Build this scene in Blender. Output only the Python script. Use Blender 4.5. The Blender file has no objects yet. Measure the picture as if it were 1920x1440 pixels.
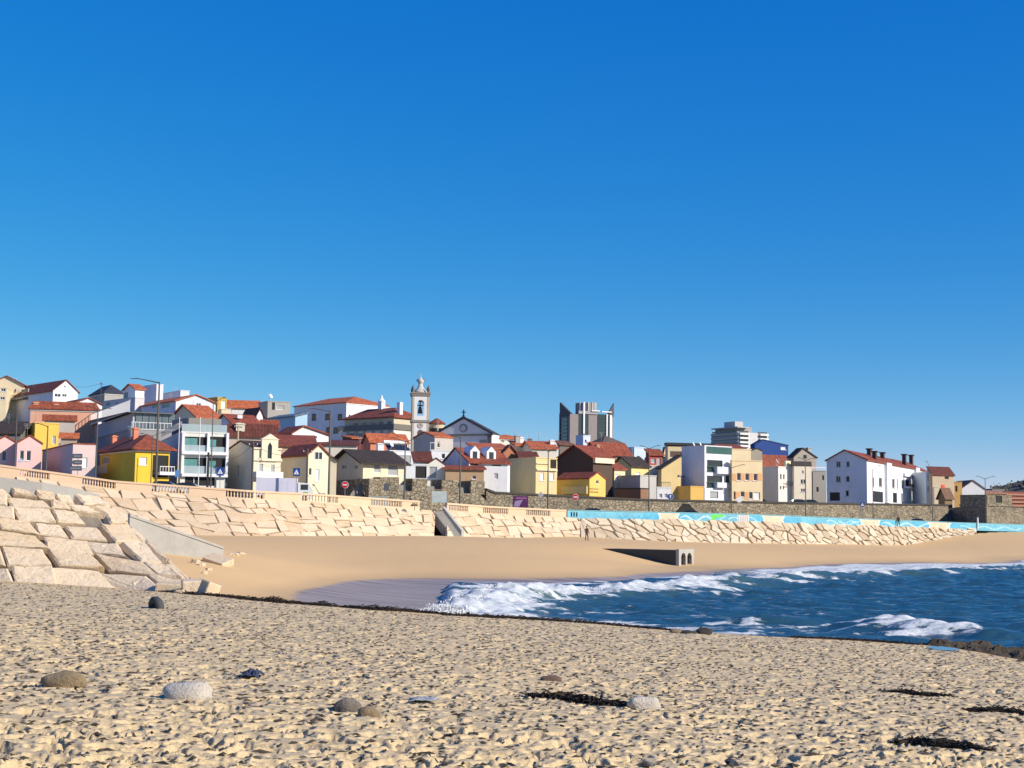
import bpy, bmesh, math, random
import numpy as np
from mathutils import Vector, Matrix
random.seed(7); rng = np.random.default_rng(7)
scn = bpy.context.scene
col = scn.collection

# ------------------------------------------------------------------ camera, sky, sun, exposure
F = 2660.0; EYE = 4.2; PITCH = math.atan(265 / F); ROLL = 0.012
cam_d = bpy.data.cameras.new('camera'); cam = bpy.data.objects.new('camera', cam_d); col.objects.link(cam)
cam_d.sensor_width = 36; cam_d.lens = 36 * F / 1920; cam_d.clip_start = 0.1; cam_d.clip_end = 9000
RM = Matrix.Rotation(math.pi / 2 + PITCH, 3, 'X') @ Matrix.Rotation(ROLL, 3, 'Z')
cam.matrix_world = Matrix.Translation((0, 0, EYE)) @ RM.to_4x4()
scn.camera = cam
SUN_EL = math.radians(27)
sdir = Vector((0.90, -0.44, 0)).normalized() * math.cos(SUN_EL); sdir.z = math.sin(SUN_EL)
world = bpy.data.worlds.new('World'); scn.world = world; world.use_nodes = True
nt = world.node_tree; nt.nodes.clear()
sky = nt.nodes.new('ShaderNodeTexSky'); sky.sky_type = 'NISHITA'; sky.sun_disc = False
sky.sun_elevation = SUN_EL; sky.sun_rotation = math.atan2(sdir.x, sdir.y)
sky.altitude = 1500; sky.air_density = 0.75; sky.dust_density = 0.0; sky.ozone_density = 6.0
hsv = nt.nodes.new('ShaderNodeHueSaturation'); hsv.inputs['Saturation'].default_value = 1.22; hsv.inputs['Hue'].default_value = 0.494
bg = nt.nodes.new('ShaderNodeBackground'); bg.inputs['Strength'].default_value = 0.14
wo = nt.nodes.new('ShaderNodeOutputWorld')
nt.links.new(sky.outputs[0], hsv.inputs['Color'])
sp = nt.nodes.new('ShaderNodeSeparateColor'); cb = nt.nodes.new('ShaderNodeCombineColor'); nt.links.new(hsv.outputs[0], sp.inputs[0])
for ch, (r0, g0, pw_) in enumerate(((.097, .082, 1.07), (1.03, .88, .81), (2.96, 2.95, .32))):   # deep clear-day blue of the photograph
    a_ = nt.nodes.new('ShaderNodeMath'); a_.operation = 'POWER'; a_.inputs[1].default_value = pw_; b_ = nt.nodes.new('ShaderNodeMath'); b_.operation = 'MULTIPLY'; b_.inputs[1].default_value = g0 / r0**pw_
    nt.links.new(sp.outputs[ch], a_.inputs[0]); nt.links.new(a_.outputs[0], b_.inputs[0]); nt.links.new(b_.outputs[0], cb.inputs[ch])
nt.links.new(cb.outputs[0], bg.inputs['Color']); nt.links.new(bg.outputs[0], wo.inputs['Surface'])
sl = bpy.data.lights.new('sun', 'SUN'); sl.energy = 4.2; sl.angle = math.radians(0.5); sl.color = (1.0, 0.90, 0.75)
so = bpy.data.objects.new('sun', sl); col.objects.link(so); so.location = (60, -40, 80)
so.rotation_euler = sdir.to_track_quat('Z', 'Y').to_euler()
scn.view_settings.view_transform = 'Standard'; scn.view_settings.look = 'None'; scn.view_settings.gamma = 1
scn.view_settings.use_curve_mapping = False; scn.view_settings.exposure = 0.55

# ------------------------------------------------------------------ pixels of the photograph -> directions
CV = Vector((0, 0, EYE)); RT = RM.transposed()
def ray(px, py): return RM @ Vector(((px - 960) / F, (720 - py) / F, -1))
def at(px, py, Y):
    r = ray(px, py); return CV + r * (Y / r.y)
def onz(px, py, z):
    r = ray(px, py); return CV + r * ((z - EYE) / r.z)
def proj(P):
    c = RT @ (Vector(P) - CV); return (960 + F * c.x / -c.z, 720 - F * c.y / -c.z)
def zat(X, Y, py):                       # height at plan point (X, Y) that shows at picture row py
    a = RT @ (Vector((X, Y, 0)) - CV); b = RT @ Vector((0, 0, 1)); q = (720 - py) / F
    return (-q * a.z - a.y) / (b.y + q * b.z)
def kof(px):
    r = ray(px, 940); return r.x / r.y
class Tab:                               # table over picture columns, read by direction k = x / y
    def __init__(s, pts): s.k = np.array([kof(p[0]) for p in pts]); s.v = np.array([p[1] for p in pts], float); s.p = np.array([p[0] for p in pts], float)
    def __call__(s, k): return np.interp(k, s.k, s.v)
    def px(s, p): return float(np.interp(p, s.p, s.v))

# ------------------------------------------------------------------ object helpers
def link(name, me, parent=None, m=None):
    o = bpy.data.objects.new(name, me); col.objects.link(o)
    if parent is not None: o.parent = parent
    if m is not None and me is not None and len(me.materials) == 0: me.materials.append(m)
    return o
def mesh(name, V, Fc, smooth=False):
    me = bpy.data.meshes.new(name); me.from_pydata([tuple(v) for v in V], [], Fc); me.update()
    if smooth: me.polygons.foreach_set('use_smooth', [True] * len(me.polygons))
    return me
def gridmesh(name, X, Y, Z, smooth=True, keep=None):
    r, c = X.shape
    idx = np.arange(r * c).reshape(r, c)
    q = np.stack([idx[:-1, :-1], idx[:-1, 1:], idx[1:, 1:], idx[1:, :-1]], -1).reshape(-1, 4)
    if keep is not None:
        kq = (keep[:-1, :-1] | keep[:-1, 1:] | keep[1:, 1:] | keep[1:, :-1]).reshape(-1); q = q[kq]
    me = bpy.data.meshes.new(name); n = len(q)
    me.vertices.add(r * c); me.vertices.foreach_set('co', np.stack([X, Y, Z], -1).reshape(-1).astype(np.float32))
    me.loops.add(n * 4); me.loops.foreach_set('vertex_index', q.reshape(-1).astype(np.int32))
    me.polygons.add(n); me.polygons.foreach_set('loop_start', np.arange(0, n * 4, 4, dtype=np.int32))
    me.polygons.foreach_set('use_smooth', np.full(n, smooth)); me.update(calc_edges=True)
    return me
def fattr(me, name, vals):
    a = me.attributes.new(name, 'FLOAT', 'POINT'); a.data.foreach_set('value', np.asarray(vals, np.float32).reshape(-1))
def cattr(me, name, vals):
    a = me.attributes.new(name, 'FLOAT_COLOR', 'POINT'); v = np.concatenate([vals, np.ones(vals.shape[:-1] + (1,))], -1)
    a.data.foreach_set('color', v.reshape(-1).astype(np.float32))
def tag(o, label=None, cat=None, group=None, kind=None):
    if label: o['label'] = label
    if cat: o['category'] = cat
    if group: o['group'] = group
    if kind: o['kind'] = kind
    return o
def empty(name, loc=(0, 0, 0), rz=0, label=None, cat=None, group=None):
    o = bpy.data.objects.new(name, None); col.objects.link(o); o.location = loc; o.rotation_euler = (0, 0, rz); o.empty_display_size = .3
    return tag(o, label, cat, group)
class MB:                                # collects shapes into one mesh
    def __init__(s): s.V = []; s.F = []
    def add(s, V, Fc):
        n = len(s.V); s.V += [tuple(v) for v in V]; s.F += [tuple(i + n for i in f) for f in Fc]; return s
    def box(s, x0, x1, y0, y1, z0, z1):
        return s.add([(x0,y0,z0),(x1,y0,z0),(x1,y1,z0),(x0,y1,z0),(x0,y0,z1),(x1,y0,z1),(x1,y1,z1),(x0,y1,z1)],
                     [(3,2,1,0),(4,5,6,7),(0,1,5,4),(1,2,6,5),(2,3,7,6),(3,0,4,7)])
    def tube(s, pts, radii, n=8, caps=True):
        pts = [Vector(p) for p in pts]
        if not hasattr(radii, '__len__'): radii = [radii] * len(pts)
        V = []; Fc = []
        for i, p in enumerate(pts):
            d = (pts[min(i + 1, len(pts) - 1)] - pts[max(i - 1, 0)]).normalized()
            a = d.orthogonal().normalized() if abs(d.z) < .99 else Vector((1, 0, 0)); b = d.cross(a).normalized(); a = b.cross(d)
            for j in range(n):
                t = 2 * math.pi * j / n; V.append(p + (a * math.cos(t) + b * math.sin(t)) * radii[i])
        for i in range(len(pts) - 1):
            for j in range(n): Fc.append((i*n+j, i*n+(j+1)%n, (i+1)*n+(j+1)%n, (i+1)*n+j))
        if caps: Fc += [tuple(range(n))[::-1], tuple(range((len(pts)-1)*n, len(pts)*n))]
        return s.add(V, Fc)
    def lathe(s, prof, n=16, cx=0, cy=0, close=True):
        V = [(cx + r*math.cos(2*math.pi*j/n), cy + r*math.sin(2*math.pi*j/n), z) for r, z in prof for j in range(n)]
        Fc = [(i*n+j, i*n+(j+1)%n, (i+1)*n+(j+1)%n, (i+1)*n+j) for i in range(len(prof)-1) for j in range(n)]
        if close: Fc += [tuple(range(n))[::-1], tuple(range((len(prof)-1)*n, len(prof)*n))]
        return s.add(V, Fc)
    def prism(s, poly, axis, a0, a1):     # poly in the two other axes, extruded along axis 0/1/2
        n = len(poly)
        def P(p, a):
            return (a, p[0], p[1]) if axis == 0 else (p[0], a, p[1]) if axis == 1 else (p[0], p[1], a)
        return s.add([P(p, a0) for p in poly] + [P(p, a1) for p in poly],
                     [tuple(range(n))[::-1], tuple(range(n, 2*n))] + [(i, (i+1)%n, n+(i+1)%n, n+i) for i in range(n)])
    def build(s, name, m, parent=None, smooth=False):
        me = mesh(name, s.V, s.F, smooth)
        bm = bmesh.new(); bm.from_mesh(me); bmesh.ops.recalc_face_normals(bm, faces=bm.faces); bm.to_mesh(me); bm.free()
        return link(name, me, parent, m)

# ------------------------------------------------------------------ materials
def srgb(r, g, b):
    f = lambda c: (c/255/12.92) if c <= 10 else ((c/255+.055)/1.055)**2.4
    return (f(r), f(g), f(b))
MC = {}
def nodes(name):
    m = bpy.data.materials.new(name); m.use_nodes = True; n = m.node_tree.nodes; l = m.node_tree.links
    return m, n, l, n['Principled BSDF']
def ramp(n, l, src, stops):
    r = n.new('ShaderNodeValToRGB'); e = r.color_ramp.elements
    while len(e) < len(stops): e.new(.5)
    for i, (p, c) in enumerate(stops): e[i].position = p; e[i].color = (*c, 1) if len(c) == 3 else c
    l.new(src, r.inputs[0]); return r
def texco(n, l, kind='Object', scale=(1,1,1)):
    t = n.new('ShaderNodeTexCoord'); mp = n.new('ShaderNodeMapping'); mp.inputs['Scale'].default_value = scale
    l.new(t.outputs[kind], mp.inputs['Vector']); return mp.outputs[0]
def noise(n, l, vec, sc, det=4, rough=.55):
    x = n.new('ShaderNodeTexNoise'); x.inputs['Scale'].default_value = sc; x.inputs['Detail'].default_value = det; x.inputs['Roughness'].default_value = rough
    l.new(vec, x.inputs['Vector']); return x
def mixc(n, l, fac, a, b, mode='MIX'):
    x = n.new('ShaderNodeMix'); x.data_type = 'RGBA'; x.blend_type = mode
    for s, v in ((0, fac), (6, a), (7, b)):
        if hasattr(v, 'is_linked') or hasattr(v, 'links'): l.new(v, x.inputs[s])
        elif isinstance(v, (int, float)): x.inputs[s].default_value = v
        else: x.inputs[s].default_value = (*v, 1)
    return x.outputs[2]
def bump(n, l, h, p, strength=.3, dist=.05):
    b = n.new('ShaderNodeBump'); b.inputs['Strength'].default_value = strength; b.inputs['Distance'].default_value = dist
    l.new(h, b.inputs['Height']); l.new(b.outputs[0], p.inputs['Normal']); return b
def plain(name, c, rough=.6, metal=0.0, var=.12, sc=3.0):
    if name in MC: return MC[name]
    m, n, l, p = nodes(name); p.inputs['Roughness'].default_value = rough; p.inputs['Metallic'].default_value = metal
    x = noise(n, l, texco(n, l), sc)
    l.new(mixc(n, l, x.outputs[0], tuple(v*(1-var) for v in c), tuple(min(1, v*(1+var)) for v in c)), p.inputs['Base Color'])
    MC[name] = m; return m
def plaster(rgb, k=0.8):
    key = 'plaster_%d_%d_%d' % rgb
    if key in MC: return MC[key]
    c = tuple(v * k for v in srgb(*rgb))
    m, n, l, p = nodes(key); p.inputs['Roughness'].default_value = .85
    o = texco(n, l); a = noise(n, l, o, .5, 5); st = noise(n, l, texco(n, l, 'Object', (1.1, 1.1, .3)), 1.0, 5, .65)
    b = mixc(n, l, a.outputs[0], tuple(v*.86 for v in c), tuple(min(.95, v*1.1) for v in c))
    r = ramp(n, l, st.outputs[0], [(.52, (0,0,0)), (.80, (.38,.38,.38))])
    l.new(mixc(n, l, r.outputs[0], b, tuple(v*.62+.015 for v in c)), p.inputs['Base Color'])
    bump(n, l, noise(n, l, o, 6, 4).outputs[0], p, .2, .03)
    MC[key] = m; return m
def roofmat(rgb):
    key = 'roof_%d_%d_%d' % rgb
    if key in MC: return MC[key]
    c = srgb(*rgb); m, n, l, p = nodes(key); p.inputs['Roughness'].default_value = .8
    o = texco(n, l); a = noise(n, l, o, .5, 7, .7); b2 = noise(n, l, o, 2.0, 5, .75)
    b = mixc(n, l, a.outputs[0], tuple(v*.45 for v in c), tuple(min(.9, v*1.4) for v in c))
    r = ramp(n, l, b2.outputs[0], [(.36, (.42,.38,.38)), (.62, (1.15,1.1,1.05))])
    l.new(mixc(n, l, .75, b, r.outputs[0], 'MULTIPLY'), p.inputs['Base Color'])
    w = n.new('ShaderNodeTexWave'); w.inputs['Scale'].default_value = 1.5; w.inputs['Distortion'].default_value = .6
    l.new(o, w.inputs['Vector']); bump(n, l, w.outputs[1], p, .55, .06)
    MC[key] = m; return m
def glassmat(name, c, rough=.12, var=.5):
    if name in MC: return MC[name]
    m, n, l, p = nodes(name); p.inputs['Roughness'].default_value = rough
    x = noise(n, l, texco(n, l, 'Object', (1.3, 1.3, .35)), 1.2, 3)
    l.new(mixc(n, l, x.outputs[0], tuple(v*(1-var) for v in c), tuple(v*(1+var) for v in c)), p.inputs['Base Color'])
    p.inputs['Specular IOR Level'].default_value = .6
    MC[name] = m; return m
def stonemat(name, c1, c2, c3, sc=1.0, pits=True, bstr=.5):
    if name in MC: return MC[name]
    m, n, l, p = nodes(name); p.inputs['Roughness'].default_value = .9
    o = texco(n, l); oi = n.new('ShaderNodeObjectInfo')
    a = noise(n, l, o, 1.1*sc, 6, .65); f = noise(n, l, o, 7*sc, 5, .7)
    base = mixc(n, l, oi.outputs['Random'], c1, c2)
    r = ramp(n, l, a.outputs[0], [(.42, (0,0,0)), (.72, (.75,.75,.75))])
    b = mixc(n, l, r.outputs[0], base, c3)
    if pits:
        r2 = ramp(n, l, f.outputs[0], [(.3, (.35,.33,.3)), (.42, (1,1,1))]); b = mixc(n, l, .8, b, r2.outputs[0], 'MULTIPLY')
    l.new(b, p.inputs['Base Color'])
    bump(n, l, f.outputs[0], p, bstr, .08)
    MC[name] = m; return m
def rubble(name, c1, c2, c3, sc=1.6):
    if name in MC: return MC[name]
    m, n, l, p = nodes(name); p.inputs['Roughness'].default_value = .95
    o = texco(n, l, 'Object', (1, 1, 1.5)); v = n.new('ShaderNodeTexVoronoi'); v.inputs['Scale'].default_value = sc; l.new(o, v.inputs['Vector'])
    ve = n.new('ShaderNodeTexVoronoi'); ve.feature = 'DISTANCE_TO_EDGE'; ve.inputs['Scale'].default_value = sc; l.new(o, ve.inputs['Vector'])
    a = noise(n, l, texco(n, l), .35, 5, .6)
    s = n.new('ShaderNodeSeparateColor'); l.new(v.outputs['Color'], s.inputs[0])
    b = mixc(n, l, s.outputs[0], c1, c2)
    r = ramp(n, l, a.outputs[0], [(.45, (0,0,0)), (.7, (.8,.8,.8))]); b = mixc(n, l, r.outputs[0], b, c3)
    r2 = ramp(n, l, ve.outputs[0], [(.0, (.3,.28,.25)), (.09, (1,1,1))]); b = mixc(n, l, 1.0, b, r2.outputs[0], 'MULTIPLY')
    l.new(b, p.inputs['Base Color']); bump(n, l, r2.outputs[0], p, .8, .12)
    MC[name] = m; return m
GLASS = glassmat('window_glass', (.025, .03, .035)); SHUT = plain('white_shutter', (.72, .72, .7), .5)
TEAL = glassmat('teal_curtain_glass', (.10, .26, .25), .25, .35); DGRN = plain('dark_green_frame', (.02, .06, .05), .4)
WHITE = plaster((244, 244, 246)); FRAME = plain('white_frame', (.7, .7, .7), .5); DARK = plain('black_metal', (.015, .015, .018), .45)
STEEL = plain('galvanised_steel', (.30, .31, .32), .45, .6); BROWN = plain('brown_door', (.10, .05, .03), .6)
CONC = stonemat('concrete', (.36, .35, .32), (.40, .39, .36), (.28, .275, .26), .5, False, .3)
PALEGLASS = glassmat('balcony_glass', (.32, .40, .42), .15, .2)
# ------------------------------------------------------------------ shape of the shore and the town ground
PTOP = Tab([(-150,855),(0,871),(155,892),(215,901),(355,911),(480,920),(567,924),(690,932.5),(787,939),(920,949),(1063,956),(1200,959),(1400,963.5),(1600,971.5),(1800,979.5),(1920,983.5),(2080,988)])
DP = Tab([(-150,151),(0,153),(190,156),(320,158),(460,160),(600,165),(725,171),(833,176),(930,181),(1063,187),(1200,193),(1400,206),(1600,224),(1800,246),(1920,262),(2080,285)])
FOOT = Tab([(-150,990),(0,990),(190,993),(300,1001),(430,1005),(640,1005),(850,1005),(950,1009),(1060,1006),(1130,1008),(1200,1013),(1350,1018),(1500,1020),(1700,1022),(1760,1015),(1800,1004),(1850,999),(1920,998),(2080,998)])
def ptop(px):
    return at(px, PTOP.px(px), DP.px(px))
pxs = list(range(-150, 2081, 10))
ZP = Tab([(p, ptop(p).z) for p in pxs])          # parapet top height
PAR_H = 1.05
FT = Tab([(600,886),(690,893),(905,903),(915,921),(1200,935),(1500,941.5),(1775,945.5),(1950,950),(2080,950)])
DF = Tab([(600,186),(690,190),(912,200),(1200,215),(1500,238),(1775,269),(1950,290),(2080,305)])
def ftop(px): return at(px, FT.px(px), DF.px(px))
ZF = Tab([(p, ftop(p).z) for p in range(600, 2081, 10)])
SLP = Tab([(-150,.105),(300,.105),(600,.085),(900,.05),(1200,.02),(2080,.01)])
KF = kof(640)
def T(x, y):                              # town ground
    x = np.asarray(x, float); y = np.asarray(y, float); k = x / np.maximum(y, 1)
    zr = ZP(k) - PAR_H + .0
    left = zr + SLP(k) * np.clip(y - DP(k) - 24, 0, 190)
    right = np.where(y < DF(k) + 1.0, zr, ZF(k) - .9 + SLP(k) * np.clip(y - DF(k) - 12, 0, 190))
    w = np.clip((k - KF) / .012, 0, 1)
    return left * (1 - w) + right * w
def T1(x, y): return float(T(x, y))
# foreground sand plane and the crest where it drops to the sea
def plane(x, y): return 2.5 - .027 * y - .046 * x
def onplane(px, py):
    r = ray(px, py); t = (2.5 - EYE) / (r.z + .027 * r.y + .046 * r.x); return CV + r * t
CREST = [onplane(*p) for p in [(-200,1070),(0,1089),(200,1101),(400,1116),(600,1135),(800,1150),(1000,1160),(1260,1181),(1500,1196),(1700,1207),(1800,1218),(1920,1238),(2080,1262)]]
ck = np.array([c.x / c.y for c in CREST]); cy = np.array([c.y for c in CREST])
def footpt(px):
    zt = ZP.px(px) - PAR_H; P = ptop(px); zf0 = 2.6; run = max(.6, (zt - zf0) * 1.15)
    Y = P.y - run; X = P.x * Y / P.y; z = zat(X, Y, FOOT.px(px)); return Vector((X, Y, z))
ctrl = []
for px in range(-100, 2081, 90): ctrl.append(footpt(px))
for px, py, z in [(520,1126,.3),(560,1106,.3),(640,1091,.3),(720,1085,.3),(830,1085,.3),(1000,1085,.28),(1150,1082,.26),(1340,1071,.24),(1500,1063,.22),(1700,1057,.2),(1920,1052,.2),(2080,1050,.2),
                  (1000,1125,-.6),(1300,1110,-.8),(1600,1095,-.9),(1900,1090,-1.1),(1900,1150,-1.2),(1500,1140,-1.2),(1300,1165,-.8),(1700,1190,-.8),(1950,1210,-.7),(875,1142,-.15),(810,1143,.1),(760,1140,.16),(650,1137,.2),(560,1128,.24),(420,1108,.7),
                  (400,1062,1.55),(420,1032,2.2),(600,1050,1.3),(900,1050,1.35),(1330,1063,.42),(1400,1052,.8),(1700,1040,1.1),(1900,1030,1.4)]:
    ctrl.append(onz(px, py, z))
for t_ in (.0,2.5,5,7.2,9.5): ctrl.append(Vector((kof(1273)*139-.79*t_-.7, 139+.62*t_-.5, .42+t_*.175)))
for x, y, z in [(-25,75,1.9),(-40,90,2.4),(-35,120,3.0),(-60,150,4.0),(-12,60,1.0)]: ctrl.append(Vector((x, y, z)))
CP = np.array([tuple(c) for c in ctrl]); cs = 100.0
def tps_fit():
    n = len(CP); P = CP[:, :2] / cs
    d = np.linalg.norm(P[:, None] - P[None], axis=-1); K = np.where(d > 0, d**2 * np.log(d + 1e-9), 0) + np.eye(n) * 1e-4
    A = np.zeros((n+3, n+3)); A[:n,:n] = K; A[:n,n] = 1; A[:n,n+1:] = P; A[n,:n] = 1; A[n+1:,:n] = P.T
    return np.linalg.solve(A, np.concatenate([CP[:, 2], np.zeros(3)]))
TW = tps_fit()
def back(x, y):
    P = CP[:, :2] / cs; n = len(P); x = np.asarray(x, float) / cs; y = np.asarray(y, float) / cs
    out = TW[n] + TW[n+1]*x + TW[n+2]*y
    for i in range(n):
        r2 = (x - P[i,0])**2 + (y - P[i,1])**2; out = out + TW[i] * .5 * r2 * np.log(r2 + 1e-12)
    return out
def sm(t): t = np.clip(t, 0, 1); return t*t*(3-2*t)
def vnoise(x, y, s, seed=0):             # smooth value noise
    x = np.asarray(x)/s; y = np.asarray(y)/s; r = np.random.default_rng(seed); tb = r.random((256, 256))
    xi = np.floor(x).astype(int); yi = np.floor(y).astype(int); fx = sm(x-xi); fy = sm(y-yi)
    g = lambda a, b: tb[a % 256, b % 256]
    return (g(xi,yi)*(1-fx)+g(xi+1,yi)*fx)*(1-fy) + (g(xi,yi+1)*(1-fx)+g(xi+1,yi+1)*fx)*fy
def G(x, y):                             # beach ground
    x = np.asarray(x, float); y = np.asarray(y, float); k = x / np.maximum(y, .5); yc = np.interp(k, ck, cy)
    w = sm((y - yc + .4) / 4.5); return plane(x, y) * (1-w) + np.minimum(back(x, y), plane(x, y)+50*w) * w
def G1(x, y): return float(G(x, y))

# --- footprints stamped on a fine map
cell = .024; x0m, y0m = -26.0, 8.0; nx, ny = int(52/cell), int(58/cell)
FP = np.zeros((ny, nx), np.float32)
def stamp(cx, cy_, L, W, a, dep, rim):
    R = int((L + .12) / cell) + 1; ix = int((cx-x0m)/cell); iy = int((cy_-y0m)/cell)
    if ix-R < 0 or iy-R < 0 or ix+R+1 >= nx or iy+R+1 >= ny: return
    g = np.arange(-R, R+1) * cell; gx, gy = np.meshgrid(g, g)
    u = (gx*math.cos(a)+gy*math.sin(a))/L; v = (-gx*math.sin(a)+gy*math.cos(a))/W; r = np.sqrt(u*u+v*v)
    h = -dep*np.clip((1.12-r)*3.6, 0, 1)*(.8+.2*np.clip(r,0,1)) + rim*np.exp(-((r-1.25)/.28)**2)
    FP[iy-R:iy+R+1, ix-R:ix+R+1] += h.astype(np.float32)
for i in range(36000):
    y = 8.5 + 55 * random.random()**1.25; x = random.uniform(-.44, .44) * y
    q = random.random(); big = random.random() < .45; L = random.uniform(.075, .125) if big else random.uniform(.04, .07); 
    stamp(x, y, L, L*random.uniform(.32, .62), random.gauss(.12, .42), random.uniform(.06, .125) if big else random.uniform(.03, .06), random.uniform(.004, .014))
xx = x0m + np.arange(nx)*cell; yy = y0m + np.arange(ny)*cell; MX, MY = np.meshgrid(xx, yy)
FP = np.clip(FP, -.16, .06); FP *= (.55 + .7*vnoise(MX, MY, 2.3, 3)).astype(np.float32)
FP += (.025*(vnoise(MX, MY, .5, 1)-.5) + .014*(vnoise(MX, MY, .15, 2)-.5) + .010*(vnoise(MX, MY, .07, 4)-.5) + .06*(vnoise(MX, MY, 1.7, 5)-.5)).astype(np.float32)
def foot_h(x, y):
    fx = np.clip((x-x0m)/cell, 0, nx-2.01); fy = np.clip((y-y0m)/cell, 0, ny-2.01); ix = fx.astype(int); iy = fy.astype(int); a = fx-ix; b = fy-iy
    h = (FP[iy,ix]*(1-a)+FP[iy,ix+1]*a)*(1-b) + (FP[iy+1,ix]*(1-a)+FP[iy+1,ix+1]*a)*b
    inside = (x > x0m) & (x < x0m+52) & (y > y0m) & (y < y0m+58)
    return np.where(inside, h, 0)
# --- beach mesh
ks = np.concatenate([np.linspace(-1.6, -.46, 30)[:-1], np.arange(-.46, .46, .001), np.linspace(.46, 1.6, 30)])
ys = np.concatenate([np.linspace(1, 9.5, 16)[:-1], np.exp(np.arange(math.log(9.5), math.log(60), .0024)), np.exp(np.arange(math.log(60), math.log(300), .0095))])
Yg, Kg = np.meshgrid(ys, ks, indexing='ij'); Xg = Kg * Yg
Zg = G(Xg, Yg); yc = np.interp(Kg, ck, cy)
dry = sm((yc - Yg + .2) / 2.0)
Zg = Zg + dry * foot_h(Xg, Yg)
bk = 1 - dry
Zg = Zg + bk * (.05*(vnoise(Xg, Yg, 6, 11)-.5) + .02*(vnoise(Xg, Yg, 1.3, 12)-.5)*sm((Zg-.35)/.4))
px_tr = [onz(p[0], p[1], z) for p, z in [((940,1042),1.4),((1000,1041),1.45),((1045,1035),1.7),((1085,1022),2.1)]]
toe = np.clip((Yg - DP(Kg) + 9)/4, 0, 1); Zg = np.where(Yg > DP(Kg)+1.5, Zg-3*np.clip((Yg-DP(Kg)-1.5)/4, 0, 1), Zg)
wetn = .12*(vnoise(Xg, Yg, 5, 21)-.5) + .05*(vnoise(Xg, Yg, 1.1, 22)-.5)
wet = bk * sm((.34 + wetn*.5 - Zg)/.12)
damp = bk * sm((.75 + wetn - Zg)/.5)
bm_ = gridmesh('beach', Xg, Yg, Zg)
fattr(bm_, 'wet', wet); fattr(bm_, 'damp', damp); fattr(bm_, 'trod', dry)
m, n, l, p = nodes('sand'); o = texco(n, l)
def attr(nm):
    a = n.new('ShaderNodeAttribute'); a.attribute_name = nm; return a.outputs['Fac']
gr = noise(n, l, o, 60, 3, .7); md = noise(n, l, o, 2.2, 6, .65); lg = noise(n, l, o, .12, 4)
c = mixc(n, l, md.outputs[0], (.48,.365,.205), (.66,.52,.315))
c = mixc(n, l, ramp(n, l, lg.outputs[0], [(.35,(0,0,0)),(.65,(1,1,1))]).outputs[0], c, mixc(n, l, .5, c, (.62,.47,.26)))
r = ramp(n, l, gr.outputs[0], [(.36,(.55,.5,.45)),(.5,(1,1,1))]); c = mixc(n, l, .55, c, r.outputs[0], 'MULTIPLY')
smooth_c = mixc(n, l, md.outputs[0], (.63,.41,.185), (.71,.47,.22))
c = mixc(n, l, attr('trod'), smooth_c, c)
c = mixc(n, l, attr('damp'), c, mixc(n, l, .5, c, (.36,.25,.13)))
stv = n.new('ShaderNodeMapping'); stv.inputs['Scale'].default_value = (.09, 1.5, 1); stv.inputs['Rotation'].default_value = (0, 0, .35); l.new(o, stv.inputs['Vector'])
stn = noise(n, l, stv.outputs[0], 1.0, 4, .6)
wetc = mixc(n, l, ramp(n, l, stn.outputs[0], [(.4,(0,0,0)),(.62,(1,1,1))]).outputs[0], (.25,.175,.12), (.42,.335,.27))
c = mixc(n, l, attr('wet'), c, wetc); l.new(c, p.inputs['Base Color'])
rr = n.new('ShaderNodeMapRange'); rr.inputs[3].default_value = .92; rr.inputs[4].default_value = .38; l.new(attr('wet'), rr.inputs[0]); l.new(rr.outputs[0], p.inputs['Roughness'])
bb = bump(n, l, gr.outputs[0], p, .35, .012)
bst = n.new('ShaderNodeMapRange'); bst.inputs[3].default_value = .0; bst.inputs[4].default_value = .45; l.new(attr('trod'), bst.inputs[0]); l.new(bst.outputs[0], bb.inputs['Strength'])
SAND = m
tag(link('beach', bm_, None, SAND), 'pale sand beach with trodden foreground and smooth wet cove', kind='structure')

# --- sea
def pdist(X, Y, pts):                    # distance to a polyline, sign (+ on its left side), position 0..1 along
    best = np.full(X.shape, 1e9); sg = np.zeros(X.shape); tt = np.zeros(X.shape); n = len(pts)-1
    for i in range(n):
        ax, ay = pts[i][0], pts[i][1]; dx, dy = pts[i+1][0]-ax, pts[i+1][1]-ay; L2 = dx*dx+dy*dy
        t = np.clip(((X-ax)*dx+(Y-ay)*dy)/L2, 0, 1); d = np.hypot(X-ax-t*dx, Y-ay-t*dy); s = dx*(Y-ay)-dy*(X-ax)
        u = d < best; best = np.where(u, d, best); sg = np.where(u, np.sign(s), sg); tt = np.where(u, (i+t)/n, tt)
    return best, sg, tt
br1 = [onz(a, b, h) for a, b, h in [(800,1160,.2),(845,1138,.6),(900,1114,.8),(965,1101,.8),(1100,1103,.65),(1200,1098,.6),(1340,1086,.6),(1480,1075,.65),(1600,1076,.5),(1750,1067,.5),(1900,1061,.55),(2080,1056,.5)]]
br2 = [Vector((kof(a)*Y_, Y_, 0)) for a, Y_ in [(1540,61),(1620,60.2),(1680,59.6),(1750,58.4),(1840,56.6),(1940,54.5)]]
wk = np.arange(-.16, .56, .00125); wy = np.exp(np.arange(math.log(34), math.log(215), .0028))
WY, WK = np.meshgrid(wy, wk, indexing='ij'); WX = WK*WY
wz = np.zeros_like(WX)
for i in range(46):
    lam = .7*10**(1.0*rng.random()); a = rng.normal(1.75, .5); ph = rng.random()*6.28; kk = 2*math.pi/lam
    s = np.sin(kk*(WX*math.cos(a)+WY*math.sin(a)) + ph + 1.6*vnoise(WX, WY, lam*2.5, 100+i))
    wz += .0105*lam**.72*(2*np.sqrt(np.abs(.5+.5*s))-1.2)
shal = sm((back(WX, WY)*-1+.1)/.5); wz *= .35+.65*shal
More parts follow.
